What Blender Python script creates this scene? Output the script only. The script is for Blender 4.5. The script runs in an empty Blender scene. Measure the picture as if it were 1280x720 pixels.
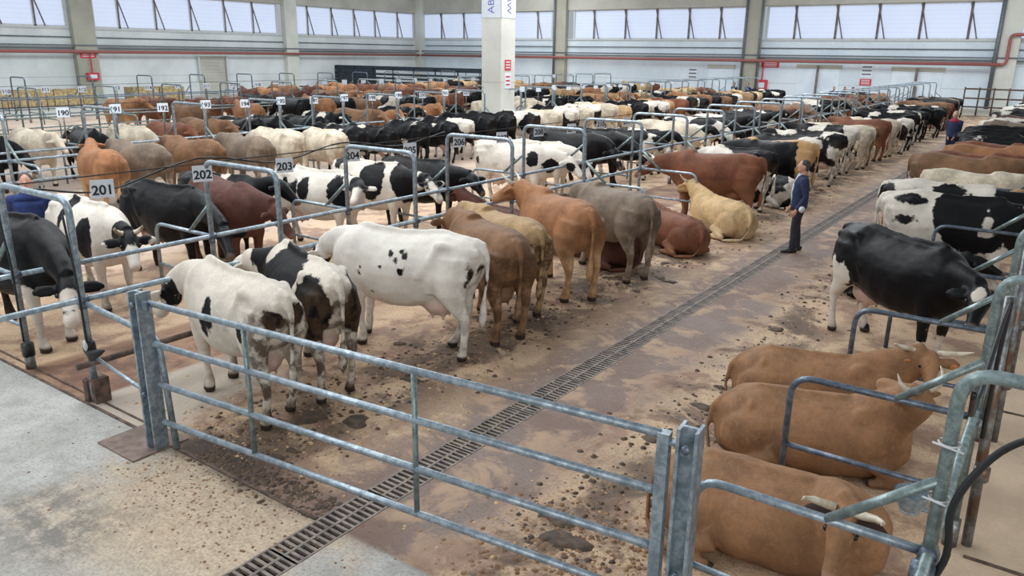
import bpy, math, random
import numpy as np
from mathutils import Vector, Matrix, noise

random.seed(7)
rng = random.Random(11)
PI = math.pi
SC = bpy.context.scene
COL = SC.collection

# ------------------------------------------------------------------ camera, world, light, exposure
F_PX, PITCH, ROLL, YAW, CAM_H = 974.1, 0.292, 0.014, 0.616, 3.501
fw = Vector((-math.sin(YAW)*math.cos(PITCH), math.cos(YAW)*math.cos(PITCH), -math.sin(PITCH)))
rt = Vector((math.cos(YAW), math.sin(YAW), 0.0))
up = rt.cross(fw)
c_, s_ = math.cos(ROLL), math.sin(ROLL)
rt, up = c_*rt + s_*up, -s_*rt + c_*up
cam_data = bpy.data.cameras.new('camera')
cam = bpy.data.objects.new('camera', cam_data)
COL.objects.link(cam)
mw = Matrix((( rt.x, up.x, -fw.x, 0.0), (rt.y, up.y, -fw.y, 0.0), (rt.z, up.z, -fw.z, CAM_H), (0, 0, 0, 1)))
cam.matrix_world = mw
cam_data.sensor_width = 36.0
cam_data.lens = 36.0*F_PX/1280.0
cam_data.clip_end = 400
SC.camera = cam

world = bpy.data.worlds.new('hall_light')
SC.world = world
world.use_nodes = True
bgn = world.node_tree.nodes['Background']
bgn.inputs[0].default_value = (0.86, 0.94, 1.0, 1)
bgn.inputs[1].default_value = 0.42

def area(name, loc, rot, size, size_y, power, color):
    l = bpy.data.lights.new(name, 'AREA')
    l.shape = 'RECTANGLE'; l.size = size; l.size_y = size_y; l.energy = power; l.color = color
    o = bpy.data.objects.new(name, l); COL.objects.link(o)
    o.location = loc; o.rotation_euler = rot
    return o
# rooflights over the hall and an added soft fill behind the camera, for shape
area('rooflight', (-14, 14, 11), (0, 0, 0), 9, 50, 6200, (0.95, 0.98, 1.0))
area('rooflight', (-40, 30, 11), (0, 0, 0), 9, 60, 6400, (0.93, 0.98, 1.0))
area('rear_fill', (10, -6, 7), (math.radians(62), 0, math.radians(42)), 12, 6, 900, (1.0, 0.98, 0.95))
area('rooflight', (0, 50, 11), (0, 0, 0), 50, 8, 4600, (0.88, 0.95, 1.0))  # added overhead to brighten the back wall area

SC.view_settings.view_transform = 'Standard'
SC.view_settings.look = 'None'
SC.view_settings.gamma = 1.0
SC.view_settings.use_curve_mapping = False
SC.view_settings.exposure = 0.06

# ------------------------------------------------------------------ helpers
def lin(r, g, b):
    def f(c):
        c /= 255.0
        return c/12.92 if c <= 0.04045 else ((c+0.055)/1.055)**2.4
    return (f(r), f(g), f(b), 1.0)

def tag(o, label=None, cat=None, group=None, kind=None):
    if label: o['label'] = label
    if cat: o['category'] = cat
    if group: o['group'] = group
    if kind: o['kind'] = kind
    return o

def empty(name, loc, rz=0.0):
    o = bpy.data.objects.new(name, None)
    o.empty_display_size = 0.2
    COL.objects.link(o); o.location = loc; o.rotation_euler = (0, 0, rz)
    return o

def unit(v):
    v = np.asarray(v, float); n = np.linalg.norm(v)
    return v/n if n > 1e-9 else v

class MB:
    def __init__(s): s.v = []; s.f = []
    def add(s, vs, fs):
        b = len(s.v); s.v.extend([tuple(map(float, q)) for q in vs]); s.f.extend([tuple(i+b for i in q) for q in fs]); return s
    def box(s, lo, hi, rz=0.0, piv=(0, 0)):
        x0, y0, z0 = lo; x1, y1, z1 = hi
        vs = [(x0,y0,z0),(x1,y0,z0),(x1,y1,z0),(x0,y1,z0),(x0,y0,z1),(x1,y0,z1),(x1,y1,z1),(x0,y1,z1)]
        if rz:
            c, n = math.cos(rz), math.sin(rz); px, py = piv
            vs = [(px+(x-px)*c-(y-py)*n, py+(x-px)*n+(y-py)*c, z) for x, y, z in vs]
        return s.add(vs, [(0,3,2,1),(4,5,6,7),(0,1,5,4),(1,2,6,5),(2,3,7,6),(3,0,4,7)])
    def sweep(s, pts, ra, rb=None, side=(0, 1, 0), n=12, cap=True, power=1.0):
        """ring at each point, perpendicular to the path; rb along `side`, ra across it"""
        P = [np.asarray(p, float) for p in pts]; m = len(P)
        if not hasattr(ra, '__len__'): ra = [ra]*m
        if rb is None: rb = ra
        if not hasattr(rb, '__len__'): rb = [rb]*m
        side = unit(side); vs = []
        for i in range(m):
            t = unit(P[min(i+1, m-1)] - P[max(i-1, 0)])
            b = side - t*np.dot(side, t)
            if np.linalg.norm(b) < 0.15:
                h = np.array([1.0, 0, 0]) if abs(t[0]) < 0.8 else np.array([0, 0, 1.0])
                b = h - t*np.dot(h, t)
            b = unit(b); a = np.cross(t, b)
            for k in range(n):
                an = 2*PI*k/n; ca, sa = math.cos(an), math.sin(an)
                if power != 1.0:
                    ca = math.copysign(abs(ca)**power, ca); sa = math.copysign(abs(sa)**power, sa)
                vs.append(P[i] + a*ra[i]*sa + b*rb[i]*ca)
        fs = []
        for i in range(m-1):
            for k in range(n):
                k2 = (k+1) % n
                fs.append((i*n+k, i*n+k2, (i+1)*n+k2, (i+1)*n+k))
        if cap:
            fs.append(tuple(range(n-1, -1, -1))); fs.append(tuple(range((m-1)*n, m*n)))
        return s.add(vs, fs)
    def ellipsoid(s, c, r, rot=None, nu=14, nv=9):
        c = np.asarray(c, float); vs = [(0, 0, 1.0)]
        for i in range(1, nv):
            ph = PI*i/nv
            for k in range(nu):
                th = 2*PI*k/nu
                vs.append((math.sin(ph)*math.cos(th), math.sin(ph)*math.sin(th), math.cos(ph)))
        vs.append((0, 0, -1.0)); vs = np.array(vs)*np.asarray(r, float)
        if rot is not None: vs = vs @ np.asarray(rot).T
        fs = []
        for k in range(nu): fs.append((0, 1+k, 1+(k+1) % nu))
        for i in range(nv-2):
            for k in range(nu):
                a = 1+i*nu+k; b = 1+i*nu+(k+1) % nu
                fs.append((a, a+nu, b+nu, b))
        l = len(vs)-1
        for k in range(nu): fs.append((l, 1+(nv-2)*nu+(k+1) % nu, 1+(nv-2)*nu+k))
        return s.add(vs+c, fs)
    def mesh(s, name, mat=None, smooth=False):
        me = bpy.data.meshes.new(name); me.from_pydata(s.v, [], s.f); me.update()
        if mat: me.materials.append(mat)
        if smooth:
            me.polygons.foreach_set('use_smooth', [True]*len(me.polygons)); me.update()
        return me
    def build(s, name, mat=None, parent=None, smooth=False, loc=None):
        o = bpy.data.objects.new(name, s.mesh(name, mat, smooth)); COL.objects.link(o)
        if parent: o.parent = parent
        if loc: o.location = loc
        return o

def arc_path(pts, r, n=6):
    """polyline with rounded corners"""
    P = [np.asarray(p, float) for p in pts]; out = [P[0]]
    for i in range(1, len(P)-1):
        a = unit(P[i-1]-P[i]); b = unit(P[i+1]-P[i])
        p0 = P[i]+a*r; p2 = P[i]+b*r
        for k in range(n+1):
            t = k/n; out.append((1-t)**2*p0 + 2*t*(1-t)*P[i] + t*t*p2)
    out.append(P[-1]); return out

def remesh(mb, voxel, smooth_it=5, factor=0.5):
    me = mb.mesh('tmp'); o = bpy.data.objects.new('tmp', me); COL.objects.link(o)
    m = o.modifiers.new('r', 'REMESH'); m.mode = 'VOXEL'; m.voxel_size = voxel; m.use_smooth_shade = True
    if smooth_it:
        sm = o.modifiers.new('s', 'SMOOTH'); sm.factor = factor; sm.iterations = smooth_it
    dg = bpy.context.evaluated_depsgraph_get(); ev = o.evaluated_get(dg)
    res = bpy.data.meshes.new_from_object(ev)
    bpy.data.objects.remove(o); bpy.data.meshes.remove(me)
    res.polygons.foreach_set('use_smooth', [True]*len(res.polygons))
    return res

def link_copy(o, parent=None):
    c = o.copy(); COL.objects.link(c)
    if parent: c.parent = parent
    for ch in list(o.children):
        d = ch.copy(); COL.objects.link(d); d.parent = c
        d.matrix_parent_inverse = ch.matrix_parent_inverse
        for g in list(ch.children):
            e = g.copy(); COL.objects.link(e); e.parent = d
    return c

# ------------------------------------------------------------------ materials
class NT:
    def __init__(s, name, rough=0.7, metal=0.0, spec=0.5):
        s.m = bpy.data.materials.new(name); s.m.use_nodes = True
        s.t = s.m.node_tree; s.n = s.t.nodes; s.l = s.t.links
        s.b = s.n['Principled BSDF']; s.b.inputs['Roughness'].default_value = rough
        s.b.inputs['Metallic'].default_value = metal
        s.b.inputs['Specular IOR Level'].default_value = spec
    def put(s, sock, v):
        if isinstance(v, bpy.types.NodeSocket): s.l.new(v, sock)
        else: sock.default_value = v
    def math(s, op, a, b=0.0, clamp=False):
        n = s.n.new('ShaderNodeMath'); n.operation = op; n.use_clamp = clamp
        s.put(n.inputs[0], a); s.put(n.inputs[1], b); return n.outputs[0]
    def mix(s, fac, a, b):
        n = s.n.new('ShaderNodeMix'); n.data_type = 'RGBA'
        s.put(n.inputs[0], fac); s.put(n.inputs[6], a); s.put(n.inputs[7], b); return n.outputs[2]
    def coord(s, which='Object'): return s.n.new('ShaderNodeTexCoord').outputs[which]
    def noise(s, vec, scale, detail=4, rough=0.55, dist=0.0):
        n = s.n.new('ShaderNodeTexNoise'); s.l.new(vec, n.inputs['Vector'])
        n.inputs['Scale'].default_value = scale; n.inputs['Detail'].default_value = detail
        n.inputs['Roughness'].default_value = rough; n.inputs['Distortion'].default_value = dist
        return n.outputs[0]
    def step(s, v, lo, hi):
        n = s.n.new('ShaderNodeMapRange'); n.interpolation_type = 'SMOOTHSTEP'; n.clamp = True
        s.put(n.inputs[0], v); s.put(n.inputs[1], lo); s.put(n.inputs[2], hi); return n.outputs[0]
    def xyz(s, vec):
        n = s.n.new('ShaderNodeSeparateXYZ'); s.l.new(vec, n.inputs[0]); return n.outputs
    def attr(s, name):
        n = s.n.new('ShaderNodeAttribute'); n.attribute_name = name; return n.outputs['Fac']
    def bump(s, h, strength=0.3, dist=0.02):
        n = s.n.new('ShaderNodeBump'); n.inputs['Strength'].default_value = strength; n.inputs['Distance'].default_value = dist
        s.put(n.inputs['Height'], h); s.l.new(n.outputs[0], s.b.inputs['Normal'])
    def col(s, v): s.put(s.b.inputs['Base Color'], v); return s.m

def simple(name, rgb, rough=0.6, metal=0.0, var=0.12, scale=8.0, bump=0.0, rgb2=None):
    t = NT(name, rough, metal); co = t.coord()
    n = t.noise(co, scale, 5)
    a = lin(*rgb); b = lin(*(rgb2 if rgb2 else [max(0, c*(1-var)) for c in rgb]))
    if bump: t.bump(t.noise(co, scale*4, 6), bump, 0.01)
    return t.col(t.mix(t.step(n, 0.35, 0.65), a, b))

def galvanised(name, rgb, rgb2, rust=0.0):
    t = NT(name, 0.42, 0.55); co = t.coord()
    n = t.noise(co, 14, 6, 0.7); n2 = t.noise(co, 3.0, 4)
    c = t.mix(t.step(n, 0.35, 0.62), lin(*rgb), lin(*rgb2))
    c = t.mix(t.step(n2, 0.62-rust, 0.75-rust), c, lin(112, 88, 72) if rust else lin(*[q*0.85 for q in rgb]))
    t.put(t.b.inputs['Roughness'], t.math('ADD', t.math('MULTIPLY', n, 0.3), 0.28))
    t.bump(n, 0.15, 0.003)
    return t.col(c)

M = {}
M['galv'] = galvanised('galvanised_steel', (172, 184, 192), (126, 140, 150))
M['galv_dark'] = galvanised('weathered_steel', (120, 132, 146), (84, 94, 108))
M['galv_brown'] = galvanised('stained_steel', (152, 156, 158), (108, 108, 108), 0.14)
M['galv_green'] = galvanised('old_galvanised_steel', (150, 166, 166), (112, 126, 126))
M['rust_steel'] = simple('rusty_steel', (112, 92, 80), 0.8, 0.2, rgb2=(72, 60, 54), scale=10, bump=.3)
M['black_rubber'] = simple('black_rubber', (26, 27, 30), 0.5)
M['brown_hose'] = simple('brown_hose', (96, 62, 48), 0.5)
M['white_plastic'] = simple('white_plastic', (206, 210, 212), 0.4, var=.06)
M['sign_white'] = simple('sign_board', (222, 230, 240), 0.5, var=.04)
M['ink'] = simple('sign_ink', (36, 38, 44), 0.6)
M['hoof'] = simple('hoof', (58, 48, 42), 0.6)
M['horn'] = simple('horn', (218, 208, 188), 0.35, rgb2=(168, 150, 126), scale=6)
M['eye'] = simple('eye', (14, 12, 11), 0.12)
M['tag_orange'] = simple('ear_tag_plastic', (226, 150, 96), 0.4, var=.05)
M['straw'] = simple('straw', (182, 162, 122), 0.9, rgb2=(142, 122, 84), scale=9, bump=.6)
M['wood_brown'] = simple('stained_board', (104, 82, 66), 0.8, rgb2=(66, 50, 40), scale=6, bump=.3)
M['rack_dark'] = simple('dark_painted_steel', (48, 62, 72), 0.5, .3, rgb2=(30, 38, 46), scale=5)
M['red_paint'] = simple('red_paint', (164, 88, 84), 0.5, rgb2=(146, 92, 88))
M['red_bright'] = simple('bright_red_paint', (204, 62, 72), 0.45, var=.05)
M['tray'] = simple('cable_tray', (112, 120, 126), 0.5, .4)

def concrete_wall(name, a, b, line_z=True):
    t = NT(name, 0.85); co = t.coord(); n = t.noise(co, 0.35, 5, 0.6); n2 = t.noise(co, 6, 4)
    c = t.mix(t.step(n, 0.35, 0.68), lin(*a), lin(*b))
    c = t.mix(t.math('MULTIPLY', t.step(n2, 0.5, 0.8), 0.15), c, lin(150, 146, 138))
    if line_z:
        x = t.xyz(co); fr = t.math('FRACT', t.math('DIVIDE', x[2], 1.55))
        c = t.mix(t.math('MULTIPLY', t.math('LESS_THAN', fr, 0.03), 0.35), c, lin(120, 118, 112))
    return t.col(c)
M['wall_back'] = concrete_wall('back_wall_panel', (222, 232, 240), (206, 218, 228))
M['wall_left'] = concrete_wall('side_wall_panel', (222, 227, 228), (204, 209, 209))
M['beam'] = concrete_wall('concrete_beam', (196, 194, 184), (176, 174, 164), False)
M['column'] = concrete_wall('concrete_column', (216, 217, 210), (200, 200, 192), False)
M['column_old'] = concrete_wall('weathered_concrete_column', (176, 174, 160), (156, 154, 142), False)
def window_mat():
    t = NT('translucent_window', 0.5)
    co = t.coord(); x = t.xyz(co); n = t.noise(co, 0.6, 3)
    c = t.mix(n, lin(208, 220, 244), lin(190, 204, 234))
    fr = t.math('FRACT', t.math('MULTIPLY', x[2], 3.4))
    c = t.mix(t.math('MULTIPLY', t.math('LESS_THAN', fr, 0.12), 0.25), c, lin(150, 160, 190))
    t.put(t.b.inputs['Base Color'], lin(150, 155, 165))
    t.put(t.b.inputs['Emission Color'], c); t.b.inputs['Emission Strength'].default_value = 0.74
    return t.m
M['window'] = window_mat()
M['shutter'] = simple('roller_shutter', (228, 238, 246), 0.55, rgb2=(216, 228, 238), scale=1.0)
M['mullion'] = simple('window_mullion', (130, 118, 116), 0.6, rgb2=(98, 90, 90), scale=3)

def floor_mat():
    t = NT('hall_floor', 0.75)
    co = t.coord(); x = t.xyz(co); X, Y = x[0], x[1]
    nb = t.noise(co, 0.55, 5, 0.6); nm = t.noise(co, 1.7, 6, 0.65, 0.4); nf = t.noise(co, 9, 6, 0.7); nff = t.noise(co, 38, 4, 0.7)
    wob = t.math('MULTIPLY', t.math('SUBTRACT', nm, 0.5), 1.9)
    Xw = t.math('ADD', X, wob); Yw = t.math('ADD', Y, t.math('MULTIPLY', t.math('SUBTRACT', nb, 0.5), 0.5))
    # clean concrete apron
    conc = t.mix(t.step(nm, 0.35, 0.65), lin(178, 178, 174), lin(162, 161, 156))
    conc = t.mix(t.math('MULTIPLY', t.step(t.noise(co, 3.2, 8, 0.75), 0.42, 0.62), 0.45), conc, lin(128, 124, 118))
    conc = t.mix(t.math('MULTIPLY', t.step(nff, 0.48, 0.62), 0.5), conc, lin(120, 115, 108))
    conc = t.mix(t.math('MULTIPLY', t.step(nf, 0.56, 0.72), 0.35), conc, lin(196, 192, 184))
    # sawdust
    saw = t.mix(t.step(nm, 0.32, 0.66), lin(208, 180, 148), lin(180, 150, 122))
    saw = t.mix(t.math('MULTIPLY', t.step(nff, 0.42, 0.66), 0.55), saw, lin(148, 114, 86))
    # wet aisle concrete
    ais = t.mix(t.step(nb, 0.35, 0.62), lin(134, 117, 108), lin(120, 96, 84))
    ais = t.mix(t.math('MULTIPLY', t.step(nff, 0.44, 0.64), 0.5), ais, lin(96, 84, 78))
    ais = t.mix(t.math('MULTIPLY', t.step(nm, 0.50, 0.62), 0.8), ais, lin(178, 148, 120))
    # manure
    man = t.mix(t.step(nf, 0.4, 0.65), lin(62, 48, 36), lin(98, 76, 58))
    red = t.mix(t.step(nf, 0.35, 0.7), lin(142, 110, 94), lin(112, 84, 70))
    # stalls: sawdust with soiled patches
    stall = t.mix(t.math('MULTIPLY', t.step(nm, 0.49, 0.60), 0.7), saw, red)
    # soiled most at the tail ends of the rows
    tailL = t.math('SUBTRACT', 1.0, t.step(t.math('ABSOLUTE', t.math('ADD', Xw, 5.7)), 0.25, 1.3))
    tailR = t.math('SUBTRACT', 1.0, t.step(t.math('ABSOLUTE', t.math('ADD', Xw, 2.55)), 0.1, 0.7))
    tail = t.math('MAXIMUM', tailL, tailR)
    mm = t.math('MULTIPLY', tail, t.step(t.noise(co, 1.1, 6, 0.7, 0.6), 0.43, 0.56))
    stall = t.mix(t.math('MULTIPLY', mm, 0.85), stall, man)
    inaisle = t.math('MULTIPLY', t.step(Xw, -4.95, -4.4), t.math('SUBTRACT', 1.0, t.step(Xw, -3.5, -2.9)))
    c = t.mix(inaisle, stall, ais)
    # passage inside the right-hand barrier
    pas = t.mix(t.step(nb, 0.4, 0.62), lin(212, 188, 160), lin(184, 160, 136))
    pas = t.mix(t.math('MULTIPLY', t.step(nff, 0.4, 0.8), 0.3), pas, lin(150, 128, 108))
    c = t.mix(t.step(X, -0.35, -0.15), c, pas)
    # passage inside the left-hand barrier: brown dirty boards and concrete
    lp = t.math('MULTIPLY', t.step(X, -9.3, -9.15), t.math('SUBTRACT', 1.0, t.step(X, -7.8, -7.6)))
    c = t.mix(lp, c, t.mix(t.step(nm, 0.4, 0.6), lin(152, 118, 92), lin(110, 78, 62)))
    # light concrete strip between the left barrier and the first cows
    ls = t.math('MULTIPLY', t.math('MULTIPLY', t.step(X, -7.9, -7.8), t.math('SUBTRACT', 1.0, t.step(Xw, -6.9, -6.3))), t.math('SUBTRACT', 1.0, t.step(Yw, 4.6, 5.6)))
    c = t.mix(t.math('MULTIPLY', ls, 0.85), c, lin(176, 166, 154))
    # clean apron in front, with sawdust tracked out of the gate
    apr = t.math('SUBTRACT', 1.0, t.step(Y, 3.44, 3.50))
    spill = t.math('MULTIPLY', t.math('SUBTRACT', 1.0, t.step(t.math('ABSOLUTE', t.math('ADD', Xw, 5.1)), 0.7, 1.6)), t.step(Yw, 1.5, 2.7))
    apc = t.mix(t.math('MULTIPLY', spill, 0.85), conc, t.mix(t.math('MULTIPLY', t.step(nff, .42, .62), .7), t.mix(t.step(nf, .4, .6), lin(202, 180, 150), lin(182, 160, 134)), lin(150, 130, 108)))
    dk = t.math('MULTIPLY', t.math('SUBTRACT', 1.0, t.step(t.math('ABSOLUTE', t.math('ADD', Xw, 5.9)), 0.2, 0.95)),
                t.math('SUBTRACT', 1.0, t.step(t.math('ABSOLUTE', t.math('ADD', Yw, -2.25)), 0.1, 0.75)))
    apc = t.mix(t.math('MULTIPLY', t.math('MULTIPLY', dk, t.step(t.noise(co, 5, 8, 0.8), .38, .58)), 0.85), apc, lin(100, 98, 92))
    c = t.mix(apr, c, apc)
    # wet brown streak under the gate
    st = t.math('MULTIPLY', t.math('SUBTRACT', 1.0, t.step(t.math('ABSOLUTE', t.math('SUBTRACT', Yw, 3.62)), 0.10, 0.32)),
                t.math('MULTIPLY', t.step(X, -6.6, -6.1), t.math('SUBTRACT', 1.0, t.step(Xw, -5.2, -4.4))))
    c = t.mix(t.math('MULTIPLY', st, 0.95), c, lin(54, 41, 32))
    ge = t.math('MULTIPLY', t.math('SUBTRACT', 1.0, t.step(t.math('ABSOLUTE', t.math('SUBTRACT', Yw, 3.66)), 0.08, 0.28)),
                t.math('SUBTRACT', 1.0, t.step(Xw, -3.9, -3.3)))
    c = t.mix(t.math('MULTIPLY', ge, t.math('MULTIPLY', t.step(X, -5.6, -5.0), 0.6)), c, lin(112, 88, 76))
    # the floor between the farther rows is barer concrete
    c = t.mix(t.math('MULTIPLY', t.math('SUBTRACT', 1.0, t.step(Xw, -13.6, -12.2)), 0.65), c, t.mix(t.step(nb, .4, .6), lin(176, 164, 154), lin(150, 136, 126)))
    # far left: pale hall floor beyond the rows
    c = t.mix(t.math('SUBTRACT', 1.0, t.step(X, -46, -43.5)), c, lin(176, 174, 168))
    t.put(t.b.inputs['Roughness'], t.math('ADD', 0.5, t.math('MULTIPLY', nf, 0.4)))
    h = t.math('ADD', t.math('MULTIPLY', nm, 0.6), t.math('ADD', t.math('MULTIPLY', nf, 0.35), t.math('MULTIPLY', nff, 0.12)))
    t.bump(t.math('MULTIPLY', h, t.math('SUBTRACT', 1.0, t.math('MULTIPLY', apr, 0.8))), 0.7, 0.06)
    return t.col(c)
M['floor'] = floor_mat()

def coat(name, a, b=None, under=None, rough=0.62, dirt=0.5, under_amt=0.0, mott=0.2, rear=0.0, spec=0.16):
    """a: ground colour, b: colour of the patches (attribute patch > 0)"""
    t = NT(name, rough, 0, spec); co = t.coord()
    n = t.noise(co, 7, 5, 0.6); nf = t.noise(co, 60, 3, 0.7); nm = t.noise(co, 2.2, 3)
    A = lin(*a); A2 = lin(*[q*(1-mott) for q in a]); A3 = lin(*[min(255, q*(1+mott*.6)) for q in a])
    c = t.mix(t.step(nm, 0.35, 0.65), A, A2)
    ns = t.noise(co, 14, 6, 0.7, 1.5)
    c = t.mix(t.math('MULTIPLY', t.step(ns, 0.5, 0.72), 0.6), c, A3)
    c = t.mix(t.math('MULTIPLY', t.step(ns, 0.5, 0.3), 0.5), c, lin(*[q*(1-mott*1.4) for q in a]))
    if under:
        c = t.mix(t.math('MULTIPLY', t.attr('low'), under_amt), c, lin(*under))
    c = t.mix(t.math('MULTIPLY', t.step(nf, 0.4, 0.8), 0.2), c, lin(*[q*0.72 for q in a]))
    if b:
        p = t.math('ADD', t.attr('patch'), t.math('MULTIPLY', t.math('SUBTRACT', n, 0.5), 0.16))
        c = t.mix(t.step(p, -0.012, 0.012), c, lin(*b))
    c = t.mix(t.attr('pink'), c, lin(206, 170, 156))
    d = t.math('MULTIPLY', t.attr('dirt'), t.step(n, 0.40, 0.62))
    c = t.mix(t.math('MULTIPLY', d, dirt), c, lin(92, 68, 50))
    if rear:
        d2 = t.math('MULTIPLY', t.attr('rear'), t.step(n, 0.38, 0.58))
        c = t.mix(t.math('MULTIPLY', d2, rear), c, lin(78, 60, 44))
    c = t.mix(t.attr('hoof'), c, lin(56, 46, 40))
    t.bump(t.math('ADD', t.math('MULTIPLY', nf, .5), t.math('MULTIPLY', ns, .8)), 0.35, 0.012)
    return t.col(c)
WHITE = (220, 212, 200); BLACK = (15, 15, 18)
M['holstein'] = coat('black_and_white_coat', WHITE, BLACK, rough=.5, dirt=.75, mott=.08, rear=.4)
M['holstein_dirty'] = coat('soiled_black_and_white_coat', (218, 208, 194), BLACK, rough=.55, dirt=.9, rear=.9, mott=.1)
M['blackcow'] = coat('black_coat', BLACK, (206, 196, 184), rough=.42, dirt=.4, mott=.15)
M['orange'] = coat('russet_coat', (164, 116, 82), under=(206, 168, 128), under_amt=.75, dirt=.35, rear=.3)
M['brown'] = coat('brown_coat', (134, 100, 74), under=(160, 128, 100), under_amt=.6, dirt=.6, rear=.75)
M['redbrown'] = coat('red_brown_coat', (124, 78, 58), under=(158, 112, 80), under_amt=.5, dirt=.4)
M['darkbrown'] = coat('dark_brown_coat', (92, 58, 50), under=(120, 80, 66), under_amt=.3, dirt=.4)
M['fawn'] = coat('fawn_coat', (182, 144, 106), under=(206, 178, 146), under_amt=.6, dirt=.3)
M['blonde'] = coat('pale_blonde_coat', (202, 170, 126), under=(216, 194, 164), under_amt=.5, dirt=.4)
M['tan'] = coat('tan_coat', (176, 146, 108), under=(190, 166, 134), under_amt=.4, dirt=.7, rear=.9)
M['grey'] = coat('grey_brown_coat', (132, 116, 102), under=(170, 154, 136), under_amt=.5, dirt=.5, rear=.5)
M['cream'] = coat('cream_coat', (220, 206, 184), under=(206, 190, 170), under_amt=.4, dirt=.5, rear=.3)
M['redpied'] = coat('red_and_white_coat', WHITE, (140, 84, 56), dirt=.5)
M['whitecow'] = coat('white_coat', (228, 222, 212), BLACK, rough=.5, dirt=.6, mott=.06, rear=.25)
M['rest_brown'] = coat('sandy_brown_coat', (160, 120, 88), (60, 46, 40), under=(128, 92, 66), under_amt=.6, dirt=.5)

# ------------------------------------------------------------------ structure: floor, walls, columns
XL, YB, XR = -57.0, 63.3, 45.0
fl = MB()
fl.add([(-70, -14, 0), (-4.28, -14, 0), (-4.28, 70, 0), (-70, 70, 0)], [(0, 1, 2, 3)])
fl.add([(-3.96, -14, 0), (46, -14, 0), (46, 70, 0), (-3.96, 70, 0)], [(0, 1, 2, 3)])
fl.add([(-4.28, -14, -0.12), (-3.96, -14, -0.12), (-3.96, 70, -0.12), (-4.28, 70, -0.12)], [(0, 1, 2, 3)])
fl.add([(-4.28, -14, 0), (-4.28, -14, -0.12), (-4.28, 70, -0.12), (-4.28, 70, 0)], [(0, 1, 2, 3)])
fl.add([(-3.96, -14, 0), (-3.96, 70, 0), (-3.96, 70, -0.12), (-3.96, -14, -0.12)], [(0, 1, 2, 3)])
floor = fl.build('floor', M['floor']); tag(floor, kind='structure')

ZW0, ZW1, ZP = 4.84, 7.28, 3.24
def rayplane(x, y, axis, val):
    """where the view line of a place in the picture meets a wall plane"""
    d = fw*F_PX + rt*(x-640) - up*(y-360)
    t = (val - (0, 0)[axis])/d[axis]
    return (d.x*t, d.y*t, CAM_H + d.z*t)

def wall_back():
    w = MB()
    w.box((XL, YB, 0), (XR, YB+.3, ZW0)); w.box((XL, YB, ZW1), (XR, YB+.3, 11))
    o = w.build('wall_back', M['wall_back']); tag(o, kind='structure')
    w = MB(); w.box((XL, YB-.18, ZW1+.02), (XR, YB, ZW1+1.3)); tag(w.build('trim_1', M['beam']), kind='structure')
    w = MB(); w.box((XL-.3, -14, 0), (XL, YB+.3, ZW0)); w.box((XL-.3, -14, ZW1), (XL, YB+.3, 11))
    tag(w.build('wall_left', M['wall_left']), kind='structure')
    w = MB(); w.box((XL, -14, ZW1+.02), (XL+.18, YB, ZW1+1.3)); tag(w.build('trim_2', M['beam']), kind='structure')
    w = MB(); w.box((XL, YB-.06, ZW0-.10), (XR, YB, ZW0)); w.box((XL, -14, ZW0-.10), (XL+.06, YB, ZW0))
    tag(w.build('trim_3', M['white_plastic']), kind='structure')
wall_back()

wn = [0]
def window_band(axis, a, b, cuts, flip):
    """translucent panes between a and b along the wall, cut at `cuts`; struts lean at each cut"""
    wn[0] += 1
    def P(u, d, z): return (u, YB+d, z) if axis == 'x' else (XL-d, u, z)
    w = MB()
    def bx(u0, u1, d0, d1, z0, z1):
        p, q = P(u0, d0, z0), P(u1, d1, z1)
        w.box(tuple(min(i, j) for i, j in zip(p, q)), tuple(max(i, j) for i, j in zip(p, q)))
    bx(a, b, .12, .18, ZW0, ZW1)
    o = w.build('window_%d' % wn[0], M['window']); tag(o, kind='structure')
    w = MB()
    for u in (a, b): bx(u-.08, u+.08, -.02, .14, ZW0, ZW1)
    bx(a, b, 0, .13, ZW0, ZW0+.1); bx(a, b, 0, .13, ZW1-.1, ZW1)
    for u in cuts: bx(u-.09, u+.09, 0, .13, ZW0, ZW1)
    f = w.build('window_frame', M['white_plastic'], o)
    for u in cuts:
        w = MB(); s = .55*flip
        w.sweep([P(u-s*.2, -.05, ZW1-.05), P(u+s, -.12, ZW0+.05)], .05, .05, n=6)
        w.sweep([P(u, -.01, ZW1), P(u, -.01, ZW0)], .075, .05, n=4)
        w.build('strut', M['mullion'], o)
bays_back = [(1250, 957, [992, 1043, 1095, 1148, 1209]), (932, 717, [742, 781, 820, 860, 899]), (690, 529, [552, 580, 607, 638, 672])]
bk = lambda px, py=50: rayplane(px, py, 1, YB)[0]
lf = lambda px, py=35: rayplane(px, py, 0, XL)[1]
for b, a, cuts in bays_back:
    window_band('x', bk(a), bk(b), [bk(c) for c in cuts], 1)
window_band('x', bk(1272), bk(1272)+14, [bk(1272)+2.9*k for k in (1, 2, 3, 4)], 1)
for a, b, cuts in [(370, 517, [385, 415, 443, 469, 497]), (118, 347, [150, 196, 240, 282, 317]), (-130, 84, [-98, -60, -10, 45])]:
    window_band('y', lf(a), lf(b), [lf(c) for c in cuts], 1)

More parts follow.
